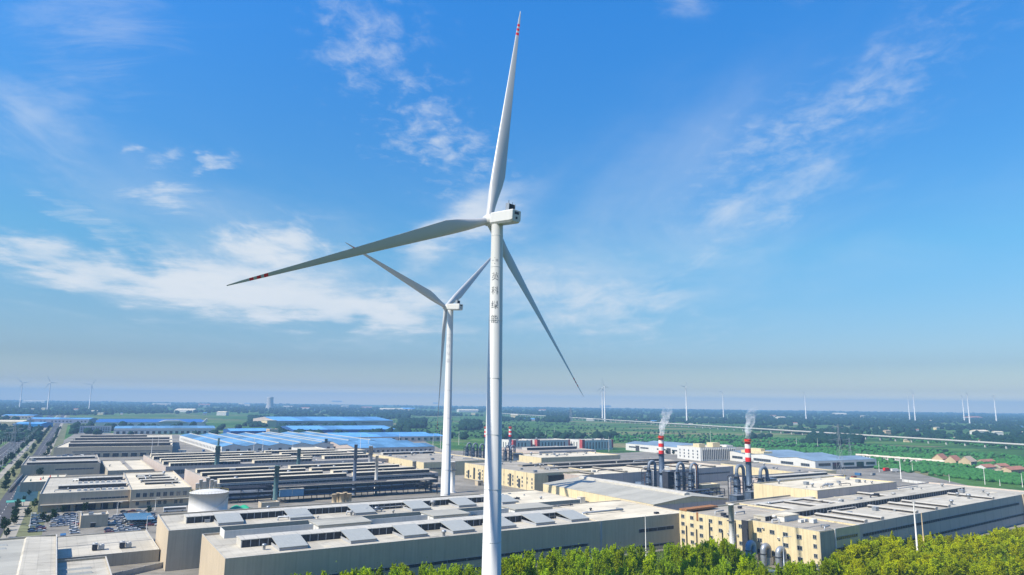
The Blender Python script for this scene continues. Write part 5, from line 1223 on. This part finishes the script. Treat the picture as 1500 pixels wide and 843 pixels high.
sheet('grove_ground', [at(300, 980), at(500, 850), at(740, 838), at(1010, 802), at(1095, 822), at(1200, 850), at(1330, 812), at(1600, 752), at(1900, 900), at(1300, 1500), at(500, 1500)], grass_c, .05)
for k in range(46):
    for off in (-18.5, -20, -48.5, -57, 13, -5, -80, -92):
        if rng.random() < .3: continue
        p = r0 + RN * (off + rng.normal(0, 1.2)) + RD * (330 + 34*k + rng.uniform(-8, 8))
        if clear(p, 3): plant('roadside_tree', ROAD[rng.integers(2)], TR, p, rng.uniform(.45, 1.05), 'small dark green tree lining the road on the left', 'tree', 'trees lining the road')
for px, py in ((62, 764), (70, 768), (40, 757), (78, 762), (12, 772), (6, 778), (20, 762), (92, 752), (124, 750), (218, 752), (50, 745), (57, 741), (5, 768), (9, 788)):
    p = at(px, py)
    if clear(p, 1): plant('garden_tree', ROAD[rng.integers(2)], TR, p, rng.uniform(.5, .8), 'small dark tree planted at the car park edge', 'tree', 'small trees around the car park')
for k in range(12):
    p = at(935 + 10*k, 660 + 1.2*k); p = p - Vector((0, 6, 0))
    if clear(p, 1): plant('garden_tree', ROAD[rng.integers(2)], TR, p, .8, 'small round tree in front of the white walled works', 'tree', 'round trees before the white works')
# masses of far wood: many lumpy crowns in one object each
ico = None
def clump_mesh(name, P, S, m, flat=.8):
    global ico
    if ico is None:
        import bmesh
        bm = bmesh.new(); bmesh.ops.create_icosphere(bm, subdivisions=2, radius=1.0); ico = (np.array([v.co[:] for v in bm.verts]), np.array([[v.index for v in f.verts] for f in bm.faces])); bm.free()
    v, f = ico; n = len(P); q = v[None] * (1 + rng.normal(0, .17, (n, len(v), 1)))
    q = q * np.asarray(S)[:, None, None] * np.array([1, 1, flat]); q += np.asarray(P)[:, None, :]
    F = (f[None] + (np.arange(n) * len(v))[:, None, None]).reshape(-1, 3)
    return fast_mesh(name, q.reshape(-1, 3), F, m)
def wood(name, label, P, S, m, flat=.8):
    o = link(name, clump_mesh(name, P, S, m, flat)); tag(o, label, 'wood', None, 'stuff'); return o
def pick(n, fn):
    P, S = [], []
    while len(P) < n:
        r_ = fn()
        if r_: P.append(r_[0]); S.append(r_[1])
    return P, S
def in_fields(px, py):
    for (a0, b0, a1, b1) in ((170, 606.5, 400, 624), (60, 609, 170, 622), (520, 615, 600, 632), (600, 610, 720, 640), (735, 618, 905, 640), (905, 622, 1100, 652)):
        if a0 < px < a1 and b0 < py < b1: return True
    return False
def by_viaduct(px, py):                      # a cleared strip on this side of the railway
    h = horizon(px); yv = h + (605.5 + (px - 730) * .0602 - h) * 70 / 61
    return yv - 1 < py < yv + .17 * (yv - h) + 1.0
def scatter_far():
    px = rng.uniform(-60, 1560); d = 1300 * (10500 / 1300) ** (rng.random() ** .8); py = horizon(px) + EYE / d * FOC
    if in_fields(px, py) or by_viaduct(px, py): return None
    p = at(px, py)
    if noise.noise(Vector((p.x / 420, p.y / 700, 3))) < -.08 and rng.random() < .85: return None
    if 2400 > d and px > 880 and rng.random() < .5: return None
    if d < 2600 and px < 640 and (not clear(p, 12) or (p - r0).dot(RN) < 40 and (p - r0).dot(RN) > -90 and d < 4000): return None
    s_ = rng.uniform(4.5, 8.5) * (1 + d / 9000)
    return (p.x, p.y, s_ * .55), s_
P, S = pick(9000, scatter_far); wood('far_woods', 'hazy blue green woods covering the plain to the horizon', P, S, leaf_f)
def block(px0, px1, py0, py1, n, s0, s1):
    def fn():
        px, py = rng.uniform(px0, px1), rng.uniform(py0, py1); p = at(px, py)
        if not clear(p, 4): return None
        s_ = rng.uniform(s0, s1); return (p.x, p.y, s_*.6), s_
    return pick(n, fn)
for xa, xb, ya, yb, n, s0, s1, lb in ((585, 622, 618, 628, 260, 7, 11, 'dark square wood left of the second turbine tower'), (676, 702, 620, 631, 200, 7, 11, 'dark square wood between the two turbine towers'), (800, 831, 614, 619, 150, 9, 13, 'dark square wood beside the faint lattice pylon'),
                                  (1185, 1262, 634, 652, 260, 5, 9, 'dark trees rising in front of the viaduct, right of the chimneys'), (365, 395, 612, 626, 150, 6, 9, 'dark trees before the big distant blue hall'), (0, 60, 626, 648, 160, 3, 5, 'trees left of the road around the cyan shed')):
    P, S = block(xa, xb, ya, yb, n, s0, s1); wood('dark_wood', lb, P, S, leaf_f)
def orchard():
    px = rng.uniform(900, 1620); py = rng.uniform(638, 735); p = at(px, py)
    lim = np.interp(px, [900, 1080, 1300, 1500, 1620], [646, 655, 690, 712, 726])
    if py > lim or by_viaduct(px, py) or not clear(p, 5): return None
    if noise.noise(Vector((p.x / 90, p.y / 90, 1))) < .02 and rng.random() < .8: return None
    s_ = rng.uniform(1.4, 3.4); return (p.x, p.y, s_ * .5), s_
P, S = pick(6500, orchard); wood('orchard', 'deep green bushy orchard filling the plain behind the right hand halls', P, S, leaf_o)
def hedges():
    k = rng.integers(14); y = 620 + 2.1 * k; px = rng.uniform(520, 1500) ; p = at(px, y + (px - 900) * .03)
    if not clear(p, 6) or p.length > 3500 or by_viaduct(px, y + (px - 900) * .03): return None
    s_ = rng.uniform(1.5, 3.2); return (p.x, p.y, s_ * .5), s_
P, S = pick(1800, hedges); wood('hedgerows', 'thin lines of hedges dividing the far green fields', P, S, leaf_f)


# ------------------------------------------------------------------ yard stores, roof ducts and yard sheds
cont_p = [mat('rust_red_container', (.30, .08, .05), .7, var=.2, streak=.2), mat('blue_container', (.05, .16, .34), .7, var=.2, streak=.2), mat('grey_container', (.34, .35, .35), .7, var=.2, streak=.2), mat('ochre_container', (.44, .33, .10), .7, var=.2, streak=.2)]
cnames = ('rust red', 'blue', 'grey', 'ochre')
for k, (px, py) in enumerate(((130, 792), (96, 792), (250, 700), (256, 703), (262, 706), (300, 662), (560, 700), (575, 703), (590, 706), (612, 712), (630, 716), (700, 730), (690, 700), (700, 704), (815, 712), (905, 726), (925, 722), (1040, 729), (1052, 732), (1135, 736), (1145, 738), (640, 668), (650, 669), (735, 672), (770, 690), (455, 668), (520, 664), (1240, 700), (1250, 702), (1262, 697), (1278, 697))):
    p = at(px, py)
    if not clear(p, 2): continue
    i = k % 4; t = thing('storage_container', f'small {cnames[i]} storage container standing in the works yard', 'container', p, R(33 + 90 * (k % 2)), f'{cnames[i]} containers in the yards')
    q = MB(); q.box(0, 6.1, 0, 2.4, .15, 2.6)
    for x in np.arange(.3, 6, .5): q.box(x, x + .2, -.04, 0, .3, 2.45)
    q.build('shell', cont_p[i], t); q = MB(); q.box(6.1, 6.16, .1, 1.17, .3, 2.5); q.box(6.1, 6.16, 1.23, 2.3, .3, 2.5); q.build('door', mull_m, t)
def roof_duct(root, x0, y0, x1, y1, r, m, z=None):
    W, D, H = dims(root); b = MB(); zz = H + .3 if z is None else z
    b.tube([(W*x0, D*y0, H - .7), (W*x0, D*y0, zz + r), (W*x1, D*y0, zz + r), (W*x1, D*y1, zz + r), (W*x1, D*y1, H - .7)], r, 8); b.build('roof_duct', m, root)
for rt in (l1, l2, h1, h2, h3, k1, o1, q2, r1, r2, yf, yn, b1, b2, r3, o2, q3):
    for k in range(5 if dims(rt)[0] > 90 else 2):
        x0, y0 = rng.uniform(.05, .8), rng.uniform(.06, .9); roof_duct(rt, x0, y0, min(.96, x0 + rng.uniform(.03, .16)), min(.95, max(.05, y0 + rng.uniform(-.12, .12))), rng.uniform(.18, .5), (steel_g, grey_s, steel_d, roof_d)[k % 4])
    roof_bits(rt, 8 if dims(rt)[0] > 90 else 4, rng.uniform(.8, 1.5), (steel_g, grey_s, wall_w, steel_d)[rng.integers(4)])
for rt in (l1, l2, k1, q2, r1, b1, b2):                               # patched sheets in other greys
    W, D, H = dims(rt)
    for k in range(9):
        x, y = rng.uniform(.03, .9) * W, rng.uniform(.04, .9) * D; q = MB(); w_, d_ = rng.uniform(2, 9), rng.uniform(1.5, 5)
        q.box(x, min(W - .5, x + w_), y, min(D - .5, y + d_), H - .695, H - .64); q.build('patched_sheet', (roof_d, roof_t, roof_c, vent_m)[k % 4], rt)
for rt, n in ((yn, 4), (yf, 4), (h2, 5), (o2, 5)):                    # outdoor units of air conditioners on the walls
    W, D, H = dims(rt)
    for k in range(n):
        q = MB(); q.box(-.75, -.02, -.5, .5, 0, .75); q.box(-.80, -.75, -.35, .35, .1, .65, 1); q.build('air_conditioner', [tank_m, steel_d], rt, (0, D * rng.uniform(.04, .96), rng.uniform(1.5, H - 3)))
for k, (px, py, lb) in enumerate(((232, 694, 'small flat hut between the bright cream roof and the ridged halls'), (262, 664, 'small hut in the lane right of the wide ridged hall'), (530, 688, 'small hut between the ridged halls and the white stack'), (700, 712, 'small hut left of the tall tower behind the second hall'), (905, 716, 'small hut in front of the dark banded wall'), (1150, 741, 'small hut right of the arched duct towers'), (655, 662, 'small hut among the trees beyond the cream hall'))):
    t = thing('yard_hut', lb, 'hut', at(px, py), R(33)); w_, d_, h_ = rng.uniform(5, 9), rng.uniform(4, 6), rng.uniform(3, 4.5)
    q = MB(); q.box(0, w_, 0, d_, 0, h_); q.build('wall', (wall_m, wall_w, wall_t)[k % 3], t); q = MB(); q.box(-.3, w_ + .3, -.3, d_ + .3, h_, h_ + .3); q.build('roof', (roof_g, roof_c, blue_p)[k % 3], t)
    q = MB(); q.box(w_*.3, w_*.3 + 1.2, -.05, .02, 0, 2.1); q.build('door', dark_m, t)
